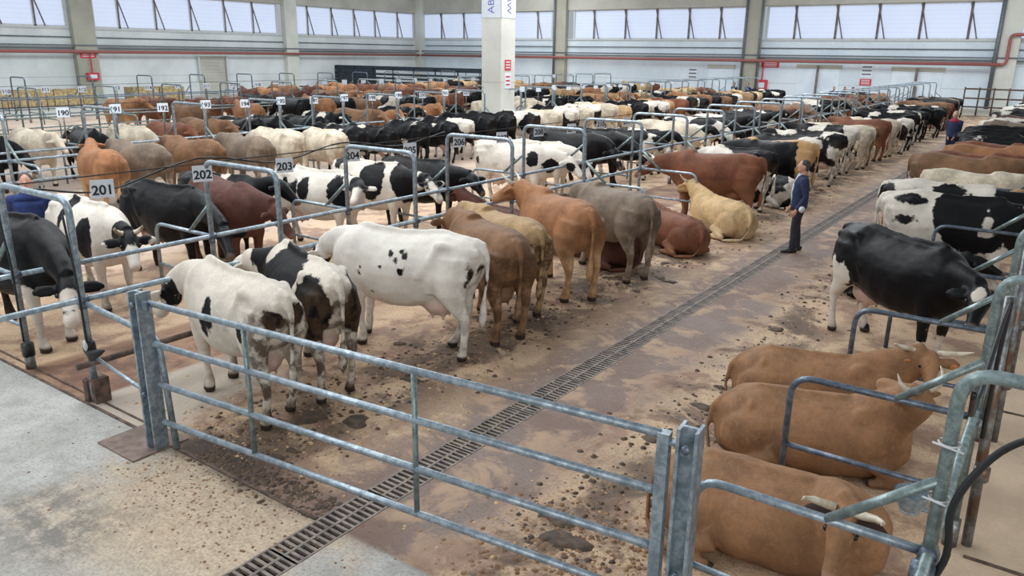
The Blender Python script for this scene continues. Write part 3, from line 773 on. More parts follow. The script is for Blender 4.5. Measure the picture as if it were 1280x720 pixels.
class Cow:
    """continuous body surface of a cow, +X forward, standing on z = 0"""
    def __init__(s, kind='dairy', lying=False, poll=(1.22, 0, 1.42), face=(.75, 0, -.66), steps=(0, 0, 0, 0), voxel=.022, fat=1.0, side=1, udder=True, tail=0.0):
        s.lying = lying; s.kind = kind; s.poll = np.asarray(poll, float); s.D = unit(face)
        beef = kind == 'beef'
        w = MB()
        if not lying:
            secs = [(-.97, 1.31, 1.08, .07), (-.90, 1.37, .92, .18), (-.78, 1.41, .80, .25), (-.58, 1.44, .72, .285), (-.36, 1.42, .62, .31), (-.12, 1.395, .55, .35),
                    (.14, 1.385, .535, .36), (.38, 1.39, .58, .33), (.56, 1.425, .63, .275), (.70, 1.39, .66, .25), (.84, 1.29, .76, .19), (.94, 1.18, .88, .11)]
            if beef: secs = [(x, t+(.015 if -.9 < x < .1 else 0), b-(.02 if abs(x) > .4 else 0), h*1.13) for x, t, b, h in secs]
        else:
            secs = [(-.99, .50, .16, .10), (-.92, .64, .06, .24), (-.78, .74, .02, .34), (-.58, .80, .0, .38), (-.36, .80, .0, .41), (-.12, .79, .0, .44),
                    (.14, .79, .0, .43), (.38, .81, .0, .38), (.56, .85, .02, .31), (.70, .82, .06, .27), (.84, .74, .14, .21), (.95, .62, .26, .12)]
        n = 26; vs = []
        for x, zt, zb, hw in secs:
            zc, hh = (zt+zb)/2, (zt-zb)/2
            for k in range(n):
                an = 2*PI*k/n; ca, sa = math.cos(an), math.sin(an)
                p = (.80 if beef else (1.30 if -.45 < x < .2 else (1.0 if x > 0 else .85))) if sa > 0 else .78
                y = hw*fat*math.copysign(abs(ca)**p, ca)
                z = zc-.04*hh+hh*sa*1.02
                if lying: y += .03*sa
                vs.append((x, y, z))
        m = len(secs); fs = []
        for i in range(m-1):
            for k in range(n):
                k2 = (k+1) % n; fs.append((i*n+k, (i+1)*n+k, (i+1)*n+k2, i*n+k2))
        fs.append(tuple(range(n))); fs.append(tuple(range(m*n-1, (m-1)*n-1, -1)))
        w.add(vs, fs)
        dz = -.60 if lying else 0
        if not beef and not lying:
            for sy in (-1, 1):
                w.ellipsoid((-.56, sy*.21, 1.315), (.09, .055, .055)); w.ellipsoid((-.93, sy*.10, 1.25), (.06, .05, .06))
                w.sweep([(-.56, sy*.21, 1.32), (-.93, sy*.10, 1.26)], .055, .05, n=8)
                w.sweep([(-.56, sy*.22, 1.31), (-.42, sy*.27, 1.1), (-.30, sy*.31, .95)], .06, .035, n=8)
            w.sweep([(-.9, 0, 1.37), (-.5, 0, 1.44), (0, 0, 1.40), (.5, 0, 1.43), (.6, 0, 1.42)], .035, .03, n=8)
        if lying:
            w.sweep([(-.92, 0, .62), (-.58, 0, .775), (-.1, 0, .775), (.4, 0, .80), (.58, 0, .84)], .05, .04, n=8)
            for sy in (-1, 1):
                w.sweep([(-.60, sy*.20, .70), (-.66, sy*.25, .58), (-.74, sy*.27, .44)], [.05, .07, .06], [.06, .08, .06], n=8)
                w.ellipsoid((.46, sy*.19, .60), (.17, .09, .20))
        # neck
        P, D = s.poll, s.D
        base = np.array([.44, 0, 1.10+dz*.92]); P2 = P-D*.02
        mid = (base+P2)/2+np.array([.10, 0, -.02 if P[2] > 1.1+dz else .16])
        nk = bez(base, mid, P2, 8); q = 1.22 if beef else 1.0
        sidev = np.cross([0, 0, 1.0], unit(P2-base)); sidev = unit(sidev) if np.linalg.norm(sidev) > .1 else np.array([0, 1.0, 0])
        w.sweep(nk, [v*q for v in ((.25, .25, .24, .22, .195, .17, .15, .125) if lying else (.29, .285, .26, .23, .20, .175, .15, .125))], [v*q for v in (.19, .175, .155, .14, .125, .115, .105, .095)], side=sidev, n=16)
        if beef:
            dl = [p+np.array([.03, 0, -.20+.13*i/7]) for i, p in enumerate(nk)]
            w.sweep(dl[:7], [.12, .13, .12, .10, .08, .06, .04], [.03]*7, side=sidev, n=8)
        # head
        Hs = unit(np.cross([0, 0, 1.0], D)) if abs(D[2]) < .97 else sidev
        if np.dot(Hs, sidev) < -.2: Hs = -Hs
        s.Hs = Hs; s.Hu = unit(np.cross(D, Hs))
        if s.Hu[2] < 0: s.Hu = -s.Hu
        Hu = s.Hu
        ts = [-.07, -.02, .06, .14, .22, .31, .39, .46, .51, .535]
        ra = [.045, .095, .125, .13, .115, .09, .078, .074, .062, .03]
        rb = [.05, .085, .105, .112, .09, .072, .066, .072, .062, .03]
        off = [.0, -.01, -.03, -.04, -.035, -.02, -.012, -.008, -.008, -.01]
        hp = [P+D*t+Hu*o for t, o in zip(ts, off)]
        w.sweep(hp, ra, rb, side=Hs, n=16, power=.88)
        for e in (-1, 1):
            a = P+Hs*e*.07+D*.02-Hu*.03
            a = a+D*.04; tip = a+Hs*e*.25-D*.0-Hu*.02
            w.sweep([a, a*.6+tip*.4, a*.25+tip*.75, tip], [.034, .072, .068, .024], [.030, .032, .030, .022], side=Hu*.9+D*.3, n=10)
        s.ears = [P+Hs*e*.24+D*.08-Hu*.02 for e in (-1, 1)]
        s.eyes = [P+Hs*e*.103+D*.155-Hu*.005 for e in (-1, 1)]
        s.horn = [P+Hs*e*.065-D*.01+Hu*.045 for e in (-1, 1)]
        # legs
        s.hoofs = []
        if not lying:
            for i, (sx, sy) in enumerate(((1, -1), (1, 1), (-1, -1), (-1, 1))):
                st = steps[i]
                f = lambda x, z: x+st*max(0, (1.0-z))**1.2
                k = 1.3 if beef else 1.12
                if sx == 1:
                    pts = [(.56, .15, 1.12), (.57, .185, .86), (.58, .19, .68), (.575, .18, .54), (.57, .175, .42), (.565, .17, .28), (.56, .17, .15), (.585, .175, .07), (.60, .175, .0)]
                    A = [.17, .135, .095, .062, .056, .036, .043, .058, .066]; B = [.11, .085, .068, .052, .052, .034, .042, .05, .054]
                else:
                    pts = [(-.66, .15, 1.18), (-.66, .20, .95), (-.67, .205, .78), (-.72, .195, .64), (-.79, .19, .50), (-.775, .185, .36), (-.75, .185, .24), (-.73, .185, .14), (-.70, .185, .07), (-.69, .185, .0)]
                    A = [.24, .23, .175, .10, .062, .045, .040, .046, .058, .066]; B = [.12, .115, .095, .066, .046, .038, .036, .043, .05, .054]
                pts = [(f(x, z), sy*y*(1.08 if beef else 1.0), z) for x, y, z in pts]
                w.sweep(pts, [a*k for a in A], [b*k for b in B], n=14)
                s.hoofs.append(pts[-1])
            for sy in (-1, 1):
                w.sweep([(-.60, sy*.19, 1.10), (-.46, sy*.22, .92), (-.42, sy*.22, .76)], [.16, .14, .08], [.10, .095, .06], n=12)
                w.ellipsoid((.50, sy*.19, 1.02), (.20, .09, .24))
            if udder:
                w.ellipsoid((-.44, 0, .60), (.23, .17, .15))
                for a in (-.52, -.38):
                    for b in (-.08, .08): w.sweep([(a, b, .52), (a, b, .42)], [.026, .02], n=8)
            t = tail
            w.sweep([(-.90, 0, 1.37), (-.99, t*.1, 1.34), (-1.04, t*.3, 1.18), (-1.035, t*.6, .95), (-1.0, t*.8, .72), (-.99, t, .60), (-.98, t, .45), (-.97, t, .34)],
                    [.045, .042, .032, .026, .026, .042, .045, .014], n=10)
        else:
            sd = side
            for sy in (-1, 1):
                # thigh, shank and foot of the hind leg lying forward
                o = 1.0 if sy == sd else .82
                w.ellipsoid((-.60, sy*.30*o, .34), (.33, .17, .28))
                w.sweep([(-.40, sy*.40*o, .26), (-.34, sy*.43*o, .22), (-.62, sy*.50*o, .10), (-.74, sy*.50*o, .075)], [.13, .11, .065, .05], [.10, .09, .055, .045], side=(0, 0, 1), n=12)
                w.sweep([(-.74, sy*.50*o, .075), (-.55, sy*.53*o, .055), (-.38, sy*.54*o, .055), (-.28, sy*.54*o, .05)], [.05, .042, .05, .045], None, side=(0, 0, 1), n=10)
                # front leg folded under
                w.ellipsoid((.56, sy*.22, .42), (.20, .11, .26))
                w.sweep([(.58, sy*.24, .26), (.78, sy*.27, .13), (.90, sy*.27, .07)], [.10, .07, .055], None, side=(0, 0, 1), n=12)
                w.sweep([(.90, sy*.27, .065), (.72, sy*.30, .05), (.56, sy*.31, .05)], [.05, .042, .05], None, side=(0, 0, 1), n=10)
                s.hoofs.append((-.28, sy*.54*o, .05)); s.hoofs.append((.54, sy*.31, .05))
            w.sweep([(-.93, 0, .60), (-1.03, sd*.03, .48), (-1.07, sd*.10, .25), (-1.02, sd*.22, .07), (-.88, sd*.40, .04), (-.76, sd*.55, .035)], [.045, .035, .028, .03, .045, .02], n=10)
        s.w = w; s.voxel = voxel
        s.geo = remesh(w, voxel, 8 if voxel < .03 else 4, .5)
        g = s.geo; n_ = len(g.vertices); nor = [v.normal.copy() for v in g.vertices]
        for v, nn in zip(g.vertices, nor):
            d = noise.noise(v.co*4.5)*.012+noise.noise(v.co*11)*.004
            v.co += nn*d

    def finish(s, name, mat, patches=None, noise_seed=None, bias=0.0, holes=None, freq=1.7):
        """patches: ellipsoids (x, y, z, rx, ry, rz) of the second colour; holes: ellipsoids kept free of it"""
        me = s.geo.copy(); me.name = name
        n = len(me.vertices); co = np.empty(n*3); me.vertices.foreach_get('co', co); co = co.reshape(-1, 3)
        P, D = s.poll, s.D
        def ell(e):
            d = (co-np.array(e[:3]))/np.array(e[3:6]); return (1-np.linalg.norm(d, axis=1))*min(e[3:6])
        patch = np.full(n, -1.0)
        if noise_seed is not None:
            o = Vector((noise_seed*7.31, noise_seed*3.17, noise_seed*5.77))
            patch = np.array([noise.noise(Vector(c)*freq+o) for c in co])*.30+bias
            low = np.clip((.62-co[:, 2])/.2, 0, 1)
            if not s.lying: patch = patch*(1-low)-low*.2
        if patches:
            for e in patches: patch = np.maximum(patch, ell(e))
        if holes:
            for e in holes: patch = np.minimum(patch, -ell(e))
        muz = P+D*.49; dm = np.linalg.norm(co-muz, axis=1); pink = np.clip((.075-dm)/.03, 0, 1)*.35
        if not s.lying and s.kind == 'dairy':
            d = (co-np.array([-.44, 0, .56]))/np.array([.24, .18, .17]); pink = np.maximum(pink, np.clip((1.12-np.linalg.norm(d, axis=1))/.15, 0, 1)*.75)
        z = co[:, 2]
        hoof = np.clip((.075-z)/.02, 0, 1) if not s.lying else np.zeros(n)
        for h in s.hoofs:
            if s.lying: hoof = np.maximum(hoof, np.clip((.07-np.linalg.norm(co-np.array(h), axis=1))/.02, 0, 1))
        top = .62 if not s.lying else .22
        dirt = np.clip((top-z)/(top*.9), 0, 1)
        lowv = np.clip((.95-z)/.35, 0, 1) if not s.lying else np.clip((.35-z)/.3, 0, 1)
        if not s.lying: lowv = np.maximum(lowv, np.clip(1-np.linalg.norm(co-(P+D*.42), axis=1)/.16, 0, 1))
        rear = np.clip((-.62-co[:, 0])/.2, 0, 1)*np.clip((1.30-z)/.15, 0, 1)
        for nm, arr in (('patch', patch), ('pink', pink), ('hoof', hoof), ('dirt', dirt), ('low', lowv), ('rear', rear)):
            a = me.attributes.new(nm, 'FLOAT', 'POINT'); a.data.foreach_set('value', arr.astype(np.float32))
        me.materials.clear(); me.materials.append(M[mat]); return me

    def extras(s, o, horns=None, tags=False, eyes=True):
        """children of a placed cow: eyes, horns, ear tags"""
        if eyes:
            for e in s.eyes:
                w = MB(); w.ellipsoid(e, (.024, .024, .024), nu=10, nv=6); w.build('eye', M['eye'], o, True)
        if horns:
            for i, e in enumerate(s.horn):
                sg = (-1, 1)[i]; Hs, Hu, D = s.Hs*sg, s.Hu, s.D
                pts = [e, e+Hs*.08*horns+Hu*.01, e+Hs*.17*horns+Hu*.05-D*.0, e+Hs*.22*horns+Hu*.12+D*.02, e+Hs*.22*horns+Hu*.20+D*.05]
                w = MB(); w.sweep(pts, [.036, .033, .027, .018, .005], n=10, side=s.Hu); w.build('horn', M['horn'], o, True)
        if tags:
            for i, e in enumerate(s.ears):
                R = np.array([s.Hs, s.Hu, s.D]).T
                w = MB(); w.ellipsoid(e+s.D*.04+s.Hu*.02, (.04, .05, .007), rot=R, nu=8, nv=6); w.build('ear_tag', M['tag_orange'], o, True)

def put(me, rump, heading, label, group=None, sc=1.0, z=0.0, nm='cow', lying=False, mirror=False, tilt=0.0):
    """rump: ground point under the tail head; heading in degrees, direction the cow faces"""
    o = bpy.data.objects.new(nm, me); COL.objects.link(o)
    a = math.radians(heading); off = .90*sc
    o.location = (rump[0]+off*math.cos(a), rump[1]+off*math.sin(a), z)
    o.rotation_euler = (tilt, 0, a); o.scale = (sc, -sc if mirror else sc, sc)
    tag(o, label, 'cow', group); return o

HI, LO = .02, .036
# ---- left of the aisle, nearest row (heads to the left, tails to the aisle)
c1 = Cow('dairy', poll=(1.30, .12, .98), face=(.62, .1, -.78), steps=(.05, -.12, .14, -.06), voxel=HI)
m = c1.finish('body', 'holstein_dirty', patches=[(-.02, .33, 1.02, .10, .12, .17), (.06, .30, .88, .06, .12, .14), (-.62, .24, .98, .09, .12, .11), (-.93, .12, 1.14, .10, .10, .10), (-.93, -.12, 1.16, .10, .10, .12),
      (1.32, .12, .92, .2, .16, .17), (1.12, .18, 1.02, .10, .10, .10)], holes=[(1.42, .12, .76, .16, .045, .22)])
o = put(m, (-5.68, 4.36), 171, 'white cow with a few black patches and a soiled rump, nearest behind the gate'); c1.extras(o)
c2 = Cow('dairy', poll=(1.15, .30, 1.12), face=(.55, .5, -.68), steps=(-.05, .08, .03, -.10), voxel=HI)
m = c2.finish('body', 'holstein_dirty', patches=[(.1, 0, 1.1, .75, .42, .46), (-.76, .22, 1.02, .30, .2, .34), (-.76, -.24, 1.02, .30, .2, .34), (.8, 0, 1.2, .4, .3, .4)],
      holes=[(-.40, .0, 1.44, .20, .22, .10), (-.85, 0, 1.25, .22, .075, .45), (.50, .1, 1.42, .10, .22, .22)])
o = put(m, (-5.72, 5.05), 160, 'black cow with white splashes and mud-caked hindquarters, second in the front row'); c2.extras(o)
c3 = Cow('dairy', poll=(1.25, -.15, 1.05), face=(.6, -.2, -.78), steps=(.10, -.06, .20, -.12), voxel=HI)
sp = [(-.05, .34, 1.12, .045, .1, .05), (.02, .33, 1.20, .025, .1, .03), (-.10, .33, 1.22, .02, .1, .025), (-.14, .33, 1.18, .02, .1, .03), (-.13, .34, 1.02, .03, .1, .03), (.14, .34, 1.04, .025, .1, .02),
      (-.17, .34, 1.06, .014, .1, .03), (.45, .27, .93, .04, .1, .03), (.42, .30, 1.00, .02, .1, .02), (.30, .27, .72, .02, .1, .015), (-.90, .2, 1.02, .03, .1, .09), (-.98, .04, .95, .05, .08, .14)]
m = c3.finish('body', 'whitecow', patches=sp+[(1.4, -.2, .85, .25, .2, .25)])
o = put(m, (-5.40, 6.90), 193, 'big clean white cow with small black spots on her flank', sc=1.04); c3.extras(o)
c4 = Cow('beef', poll=(1.25, 0, 1.25), face=(.7, 0, -.7), steps=(0, 0, .05, -.05), voxel=HI, udder=True)
m4 = c4.finish('body', 'brown')
o = put(m4, (-5.22, 7.45), 151, 'brown cow with soiled legs standing right behind the big white one', sc=1.0); c4.extras(o)
m = c4.finish('body', 'tan')
o = put(m, (-5.52, 8.35), 158, 'tan cow with a mud-crusted rump between the brown cow and the russet cow', sc=.97); c4.extras(o)
c5 = Cow('beef', poll=(1.02, .20, 1.40), face=(.74, .46, -.50), steps=(.0, .12, -.04, .05), voxel=HI, udder=False)
m5 = c5.finish('body', 'orange')
o = put(m5, (-5.38, 9.45), 150, 'russet cow with her head raised, turned away behind the rail', sc=1.04); c5.extras(o, horns=.5)
c6 = Cow('beef', poll=(1.25, 0, 1.15), face=(.7, -.2, -.75), steps=(0, 0, .03, -.04), voxel=HI, udder=False)
m6 = c6.finish('body', 'grey')
o = put(m6, (-5.2, 10.95), 153, 'grey-brown cow standing with her tail hanging straight', sc=1.0); c6.extras(o)
# lying pair
l1 = Cow('beef', lying=True, poll=(1.16, .18, .92), face=(.8, .3, -.5), voxel=HI, side=1)
ml = l1.finish('body', 'redbrown')
o = put(ml, (-5.2, 13.2), 152, 'lying chestnut cow beyond the grey-brown standing cow', sc=.86); l1.extras(o)
l2 = Cow('beef', lying=True, poll=(1.18, 0, .95), face=(.85, 0, -.45), voxel=HI, side=1)
ml2 = l2.finish('body', 'blonde')
o = put(ml2, (-4.95, 15.0), 150, 'lying pale blonde cow with small horns near the man in the navy jacket', sc=.92); l2.extras(o, horns=.6)
m = l1.finish('body', 'darkbrown')
o = put(m, (-5.75, 11.75), 170, 'dark lying cow half hidden behind the legs of the grey-brown cow', sc=.95)
c9 = Cow('beef', poll=(1.32, .05, 1.12), face=(.75, 0, -.62), steps=(.05, -.05, .1, -.08), voxel=.024, udder=True)
m9 = c9.finish('body', 'redbrown')
o = put(m9, (-5.35, 16.6), 185, 'large red-brown cow seen from the side behind the lying blonde cow', sc=1.06); c9.extras(o, horns=.5)
m = c3.finish('body', 'holstein', noise_seed=3.3, bias=.02)
o = put(m, (-5.6, 18.3), 170, 'black and white cow showing its back behind the large red-brown cow')
m = c4.finish('body', 'blackcow')
mt = coat('black_coat_with_tan', BLACK, (178, 140, 98), rough=.45, dirt=.3); M['blacktan'] = mt
m = c9.finish('body', 'blacktan', patches=[(-.85, 0, 1.0, .33, .5, 1.1), (-.2, 0, 1.47, 1.2, .3, .09)])
o = put(m, (-5.3, 20.5), 185, 'black cow with a tan rump behind the man in the navy jacket', sc=1.05)
m = l1.finish('body', 'holstein', noise_seed=5.2, bias=.03)
o = put(m, (-5.2, 19.2), 160, 'lying black and white cow behind the man in the navy jacket', sc=.9)

# ---- right row, nearest (heads to the right)
r1 = Cow('beef', lying=True, poll=(.66, -.50, .90), face=(-.02, -.60, -.80), voxel=HI, side=-1, fat=1.0)
m = r1.finish('body', 'rest_brown', patches=[(*(e-r1.Hs*g*.05), .12, .12, .12) for e, g in zip(r1.ears, (-1, 1))])
o = put(m, (-2.08, 5.12), 2, 'brown cow with pale horns and orange ear tags lying nearest the gate', sc=.84, z=0.0); r1.extras(o, horns=.95, tags=True)
r2 = Cow('beef', lying=True, poll=(.94, -.20, 1.04), face=(-.60, .62, -.14), voxel=HI, side=-1)
m = r2.finish('body', 'rest_brown')
o = put(m, (-2.18, 6.52), 14, 'brown horned cow lying second from the gate with her head turned back', sc=.84); r2.extras(o, horns=1.0)
r3 = Cow('beef', lying=True, poll=(1.18, .0, .98), face=(.05, -.72, -.62), voxel=HI, side=-1)
m = r3.finish('body', 'rest_brown')
o = put(m, (-2.42, 7.62), 12, 'brown long-horned cow lying third from the gate and facing the camera', sc=.82); r3.extras(o, horns=1.5, tags=True)
r4 = Cow('dairy', poll=(1.20, -.15, 1.12), face=(.45, -.62, -.64), steps=(.05, -.05, -.10, .08), voxel=HI)
m = r4.finish('body', 'blackcow', patches=[(-.78, 0, .48, .26, .5, .62), (-.98, 0, .9, .06, .06, .3), (.05, -.10, .52, .5, .3, .07), (.6, 0, .2, .3, .4, .18), (1.29, -.28, 1.12, .075, .075, .13), (1.42, -.46, .79, .08, .08, .07), (-.6, -.3, .8, .08, .12, .16)])
o = put(m, (-2.18, 10.78), -36, 'glossy black cow with a white blaze and white hind legs lowering her head', sc=1.03); r4.extras(o, tags=False)
m = l2.finish('body', 'blackcow')
o = put(m, (-2.55, 12.6), 2, 'black cow lying behind the glossy black standing cow', sc=.82)
r5 = Cow('dairy', poll=(1.32, .05, 1.25), face=(.8, 0, -.6), steps=(.0, .1, .05, -.08), voxel=.024)
m = r5.finish('body', 'holstein', patches=[(.25, -.1, 1.15, .55, .5, .55), (.8, 0, 1.2, .5, .4, .5), (-.62, -.3, 1.05, .14, .14, .07), (-.55, -.2, 1.35, .25, .12, .09)], holes=[(.42, -.36, 1.12, .06, .2, .16), (.42, -.36, .98, .11, .2, .08), (.85, -.2, 1.35, .14, .1, .03)])
o = put(m, (-2.25, 13.6), 4, 'black and white cow with a big black shoulder in the right row', sc=1.06); r5.extras(o)
m = r5.finish('body', 'holstein', patches=[(-.90, -.1, 1.15, .16, .3, .2), (0, -.15, 1.32, .24, .25, .12), (.3, -.2, 1.18, .06, .2, .1), (.95, 0, 1.2, .4, .4, .35)])
o = put(m, (-2.5, 15.0), 3, 'white cow with black rump patches behind the black-shouldered one', sc=1.05); r5.extras(o)

# ---- generic herd for the rows
far_std = Cow('dairy', poll=(1.22, .05, 1.36), face=(.74, .05, -.66), steps=(.05, -.05, .06, -.06), voxel=LO)
far_low = Cow('dairy', poll=(1.30, -.1, .95), face=(.6, -.1, -.78), steps=(.0, .1, -.05, .08), voxel=LO)
far_beef = Cow('beef', poll=(1.24, .1, 1.28), face=(.72, .1, -.68), steps=(.04, -.06, .05, -.05), voxel=LO, udder=False)
far_beef2 = Cow('beef', poll=(1.16, -.22, 1.42), face=(.66, -.4, -.6), steps=(-.04, .06, .0, .07), voxel=LO)
far_lie = Cow('beef', lying=True, poll=(1.12, .1, 1.0), face=(.85, .1, -.5), voxel=LO)
HOL = [far_std.finish('body', 'holstein', noise_seed=a, bias=b) for a, b in ((1.1, .01), (2.7, .03), (4.9, -.05))] + \
      [far_low.finish('body', 'holstein', noise_seed=a, bias=b) for a, b in ((6.3, .02), (8.8, -.03), (9.4, .05))]
BLK = [far_std.finish('body', 'blackcow', noise_seed=12.2, bias=-.16), far_low.finish('body', 'blackcow', noise_seed=13.7, bias=-.18), far_std.finish('body', 'blackcow')]
RED = [far_beef.finish('body', 'redbrown'), far_beef2.finish('body', 'orange'), far_beef.finish('body', 'brown')]
FAW = [far_beef.finish('body', 'fawn'), far_beef2.finish('body', 'blonde')]
CRM = [far_beef.finish('body', 'cream'), far_low.finish('body', 'cream')]
DRK = [far_beef2.finish('body', 'darkbrown'), far_beef.finish('body', 'grey')]
LIE = [far_lie.finish('body', 'orange'), far_lie.finish('body', 'blonde'), far_lie.finish('body', 'holstein', noise_seed=2.2, bias=.02)]
SETS = {'H': (HOL, 'black and white'), 'K': (BLK, 'black'), 'R': (RED, 'brown'), 'F': (FAW, 'fawn'), 'C': (CRM, 'cream'), 'D': (DRK, 'dark brown'), 'L': (LIE, 'lying')}
rows_n = {}
def herd(code, x, y, heading, where, sc=None):
    ms, word = SETS[code]; i = rng.randrange(len(ms)); me = ms[i]
    if abs(y-27.05) < .95 and -23.5 < x < -22: return
    k = rows_n.get(where, 0); rows_n[where] = k+1
    if code == 'L': word = ['lying russet', 'lying blonde', 'lying black and white'][i]
    if code == 'D': word = ['dark brown', 'grey-brown'][i]
    if code == 'R': word = ['red-brown', 'russet', 'brown'][i]
    sc = sc or rng.uniform(.93, 1.06)
    return put(me, (x, y), heading+rng.uniform(-7, 7), '%s cow, %s in the %s' % (word, ORD[k] if k else 'nearest', where), 'cattle in the '+where, sc=sc, mirror=rng.random() < .5)

# explicit near part of the left row of the front barrier (heads to the right)
s1 = Cow('dairy', poll=(1.42, -.22, .92), face=(.66, -.40, -.64), steps=(.10, -.02, .0, 0), voxel=HI)
m = s1.finish('body', 'blackcow', patches=[(.58, 0, .35, .3, .5, .45), (1.60, -.33, .76, .13, .13, .13), (1.70, -.38, .60, .15, .15, .12)])
o = put(m, (-11.35, 3.95), 4, 'big black cow with white forelegs and muzzle reaching under the nearest left hoop', sc=1.12); s1.extras(o)
s2 = Cow('dairy', poll=(1.34, -.1, 1.15), face=(.70, -.25, -.66), steps=(0, 0, 0, 0), voxel=HI)
m = s2.finish('body', 'holstein', patches=[(1.28, -.1, 1.12, .26, .3, .24), (.45, -.3, 1.0, .18, .2, .3), (-.25, .0, 1.3, .12, .5, .3)], holes=[(1.62, -.2, .82, .12, .14, .16)])
o = put(m, (-12.0, 5.4), -4, 'cream white cow with a black head behind the big black one', sc=1.03); s2.extras(o, horns=.4)
m = s1.finish('body', 'blackcow')
o = put(m, (-12.4, 6.7), 6, 'all black cow standing between sign 201 and sign 202', sc=1.03)
m = far_std.finish('body', 'blackcow', patches=[(.1, 0, 1.45, .1, .4, .2)])
o = put(m, (-12.9, 8.0), 10, 'black cow with a white saddle mark behind the all black one')
s4 = Cow('beef', poll=(1.22, .15, 1.12), face=(.55, .2, -.80), voxel=.024)
m = s4.finish('body', 'darkbrown')
o = put(m, (-12.05, 7.7), -8, 'dark red-brown cow lowering her head behind sign 202', sc=1.04); s4.extras(o)
s5 = Cow('dairy', poll=(1.18, -.35, 1.30), face=(.35, -.80, -.50), voxel=.024)
m = s5.finish('body', 'holstein', patches=[(-.35, -.3, 1.05, .09, .25, .22), (-.55, -.3, 1.10, .10, .2, .18), (-.1, -.3, 1.1, .13, .2, .22), (.62, 0, 1.1, .25, .5, .3), (1.15, -.3, 1.25, .2, .25, .2), (-.62, 0, 1.42, .12, .2, .08)], holes=[(1.33, -.70, 1.12, .06, .25, .25), (1.33, -.6, 1.28, .05, .16, .14)])
o = put(m, (-11.95, 9.35), 8, 'black and white cow with a white face looking over the rail near sign 204', sc=1.02); s5.extras(o)
s6 = Cow('dairy', poll=(1.34, -.1, 1.20), face=(.72, -.30, -.62), voxel=.024)
m = s6.finish('body', 'holstein', patches=[(.15, -.2, 1.1, .30, .3, .4), (.8, 0, 1.15, .32, .35, .4), (1.34, -.1, 1.2, .22, .25, .2), (-.7, 0, 1.35, .2, .3, .14)], holes=[(1.53, -.2, 1.05, .22, .055, .22)])
o = put(m, (-11.85, 10.7), 4, 'black and white cow with a broad white blaze beside sign 205', sc=1.04); s6.extras(o)
m = s6.finish('body', 'blackcow')
o = put(m, (-11.7, 11.9), 4, 'black cow with only the head showing past the blazed cow', sc=1.0)
m = l2.finish('body', 'darkbrown')
o = put(m, (-7.95, 11.7), 172, 'dark brown cow lying inside the front left barrier', sc=.9)
m = s2.finish('body', 'holstein', patches=[(-.8, -.2, 1.0, .05, .2, .08), (.15, -.34, 1.05, .05, .2, .07), (.55, -.25, 1.1, .13, .2, .17), (.95, -.1, .98, .2, .25, .17), (1.4, -.2, 1.0, .16, .2, .1)])
o = put(m, (-11.6, 15.0), 6, 'cream cow with few black spots bending her head through the rails', sc=1.08)
s7 = Cow('dairy', poll=(1.22, -.1, 1.05), face=(.55, -.3, -.76), voxel=.024)
m = s7.finish('body', 'holstein', patches=[(-.3, -.3, 1.25, .1, .2, .1), (.5, -.3, 1.1, .05, .2, .07), (1.3, -.2, .95, .12, .12, .14)])
o = put(m, (-11.7, 16.3), 6, 'cream cow with a mottled face beside the spotted cow', sc=1.0)
m = s7.finish('body', 'blackcow', patches=[(1.4, -.22, .85, .05, .08, .06)])
o = put(m, (-11.9, 17.8), 4, 'big black cow with a white nose mark near the middle of the front barrier', sc=1.12)
m = s1.finish('body', 'blackcow')
o = put(m, (-11.9, 19.2), 4, 'black cow right beside the big black one with the white nose mark', sc=1.08)

def row(where, kits, x, y0, pitch, heading, jx=.25):
    y = y0
    for kit, n in kits:
        for i in range(n):
            ch = rng.choice(kit)
            if ch != '.': herd(ch, x+rng.uniform(-jx, jx), y, heading, where)
            y += pitch*rng.uniform(.93, 1.07)
row('far left row of the front barrier', [('HHC', 5), ('KDHR', 20)], -11.8, 20.7, 1.38, 3)
row('far aisle row of the front barrier', [('HCH', 4), ('RHKC', 6), ('DRKH', 11)], -5.35, 21.9, 1.42, 178)
row('right row of the second barrier', [('DRR', 4), ('FC', 1), ('C', 1), ('HHHK', 8), ('HC', 5), ('HHKRF', 19)], -16.4, 8.6, 1.22, 177)
row('left row of the second barrier', [('RKRCF', 7), ('KHHR', 7), ('HHKC', 7), ('HKRF', 17)], -22.9, 8.4, 1.22, 3)
row('right row of the third barrier', [('.', 5), ('C.R', 4), ('RKH', 9), ('RKHF', 18)], -27.5, 11.4, 1.36, 177)
row('left row of the third barrier', [('.', 4), ('.R', 3), ('RRDK', 10), ('RRFK', 14)], -33.9, 12.0, 1.42, 3)
row('right row of the fourth barrier', [('.', 8), ('RRD', 8), ('RRKF', 10)], -38.6, 16.0, 1.6, 177)
row('far part of the right row', [('RRH', 3), ('KKF', 4), ('RKHD', 13)], -2.75, 21.6, 1.55, 0)
# right row between the near cows and the far part
m = far_lie.finish('body', 'fawn')
put(m, (-2.75, 17.2), 2, 'fawn cow lying behind the white cow with black rump patches', sc=1.1)
put(CRM[0], (-2.4, 18.6), 4, 'cream cow at the right edge behind the lying fawn cow', sc=.92)
put(RED[2], (-2.85, 19.9), -2, 'large brown cow standing at the right edge past the lying fawn cow', sc=1.05)

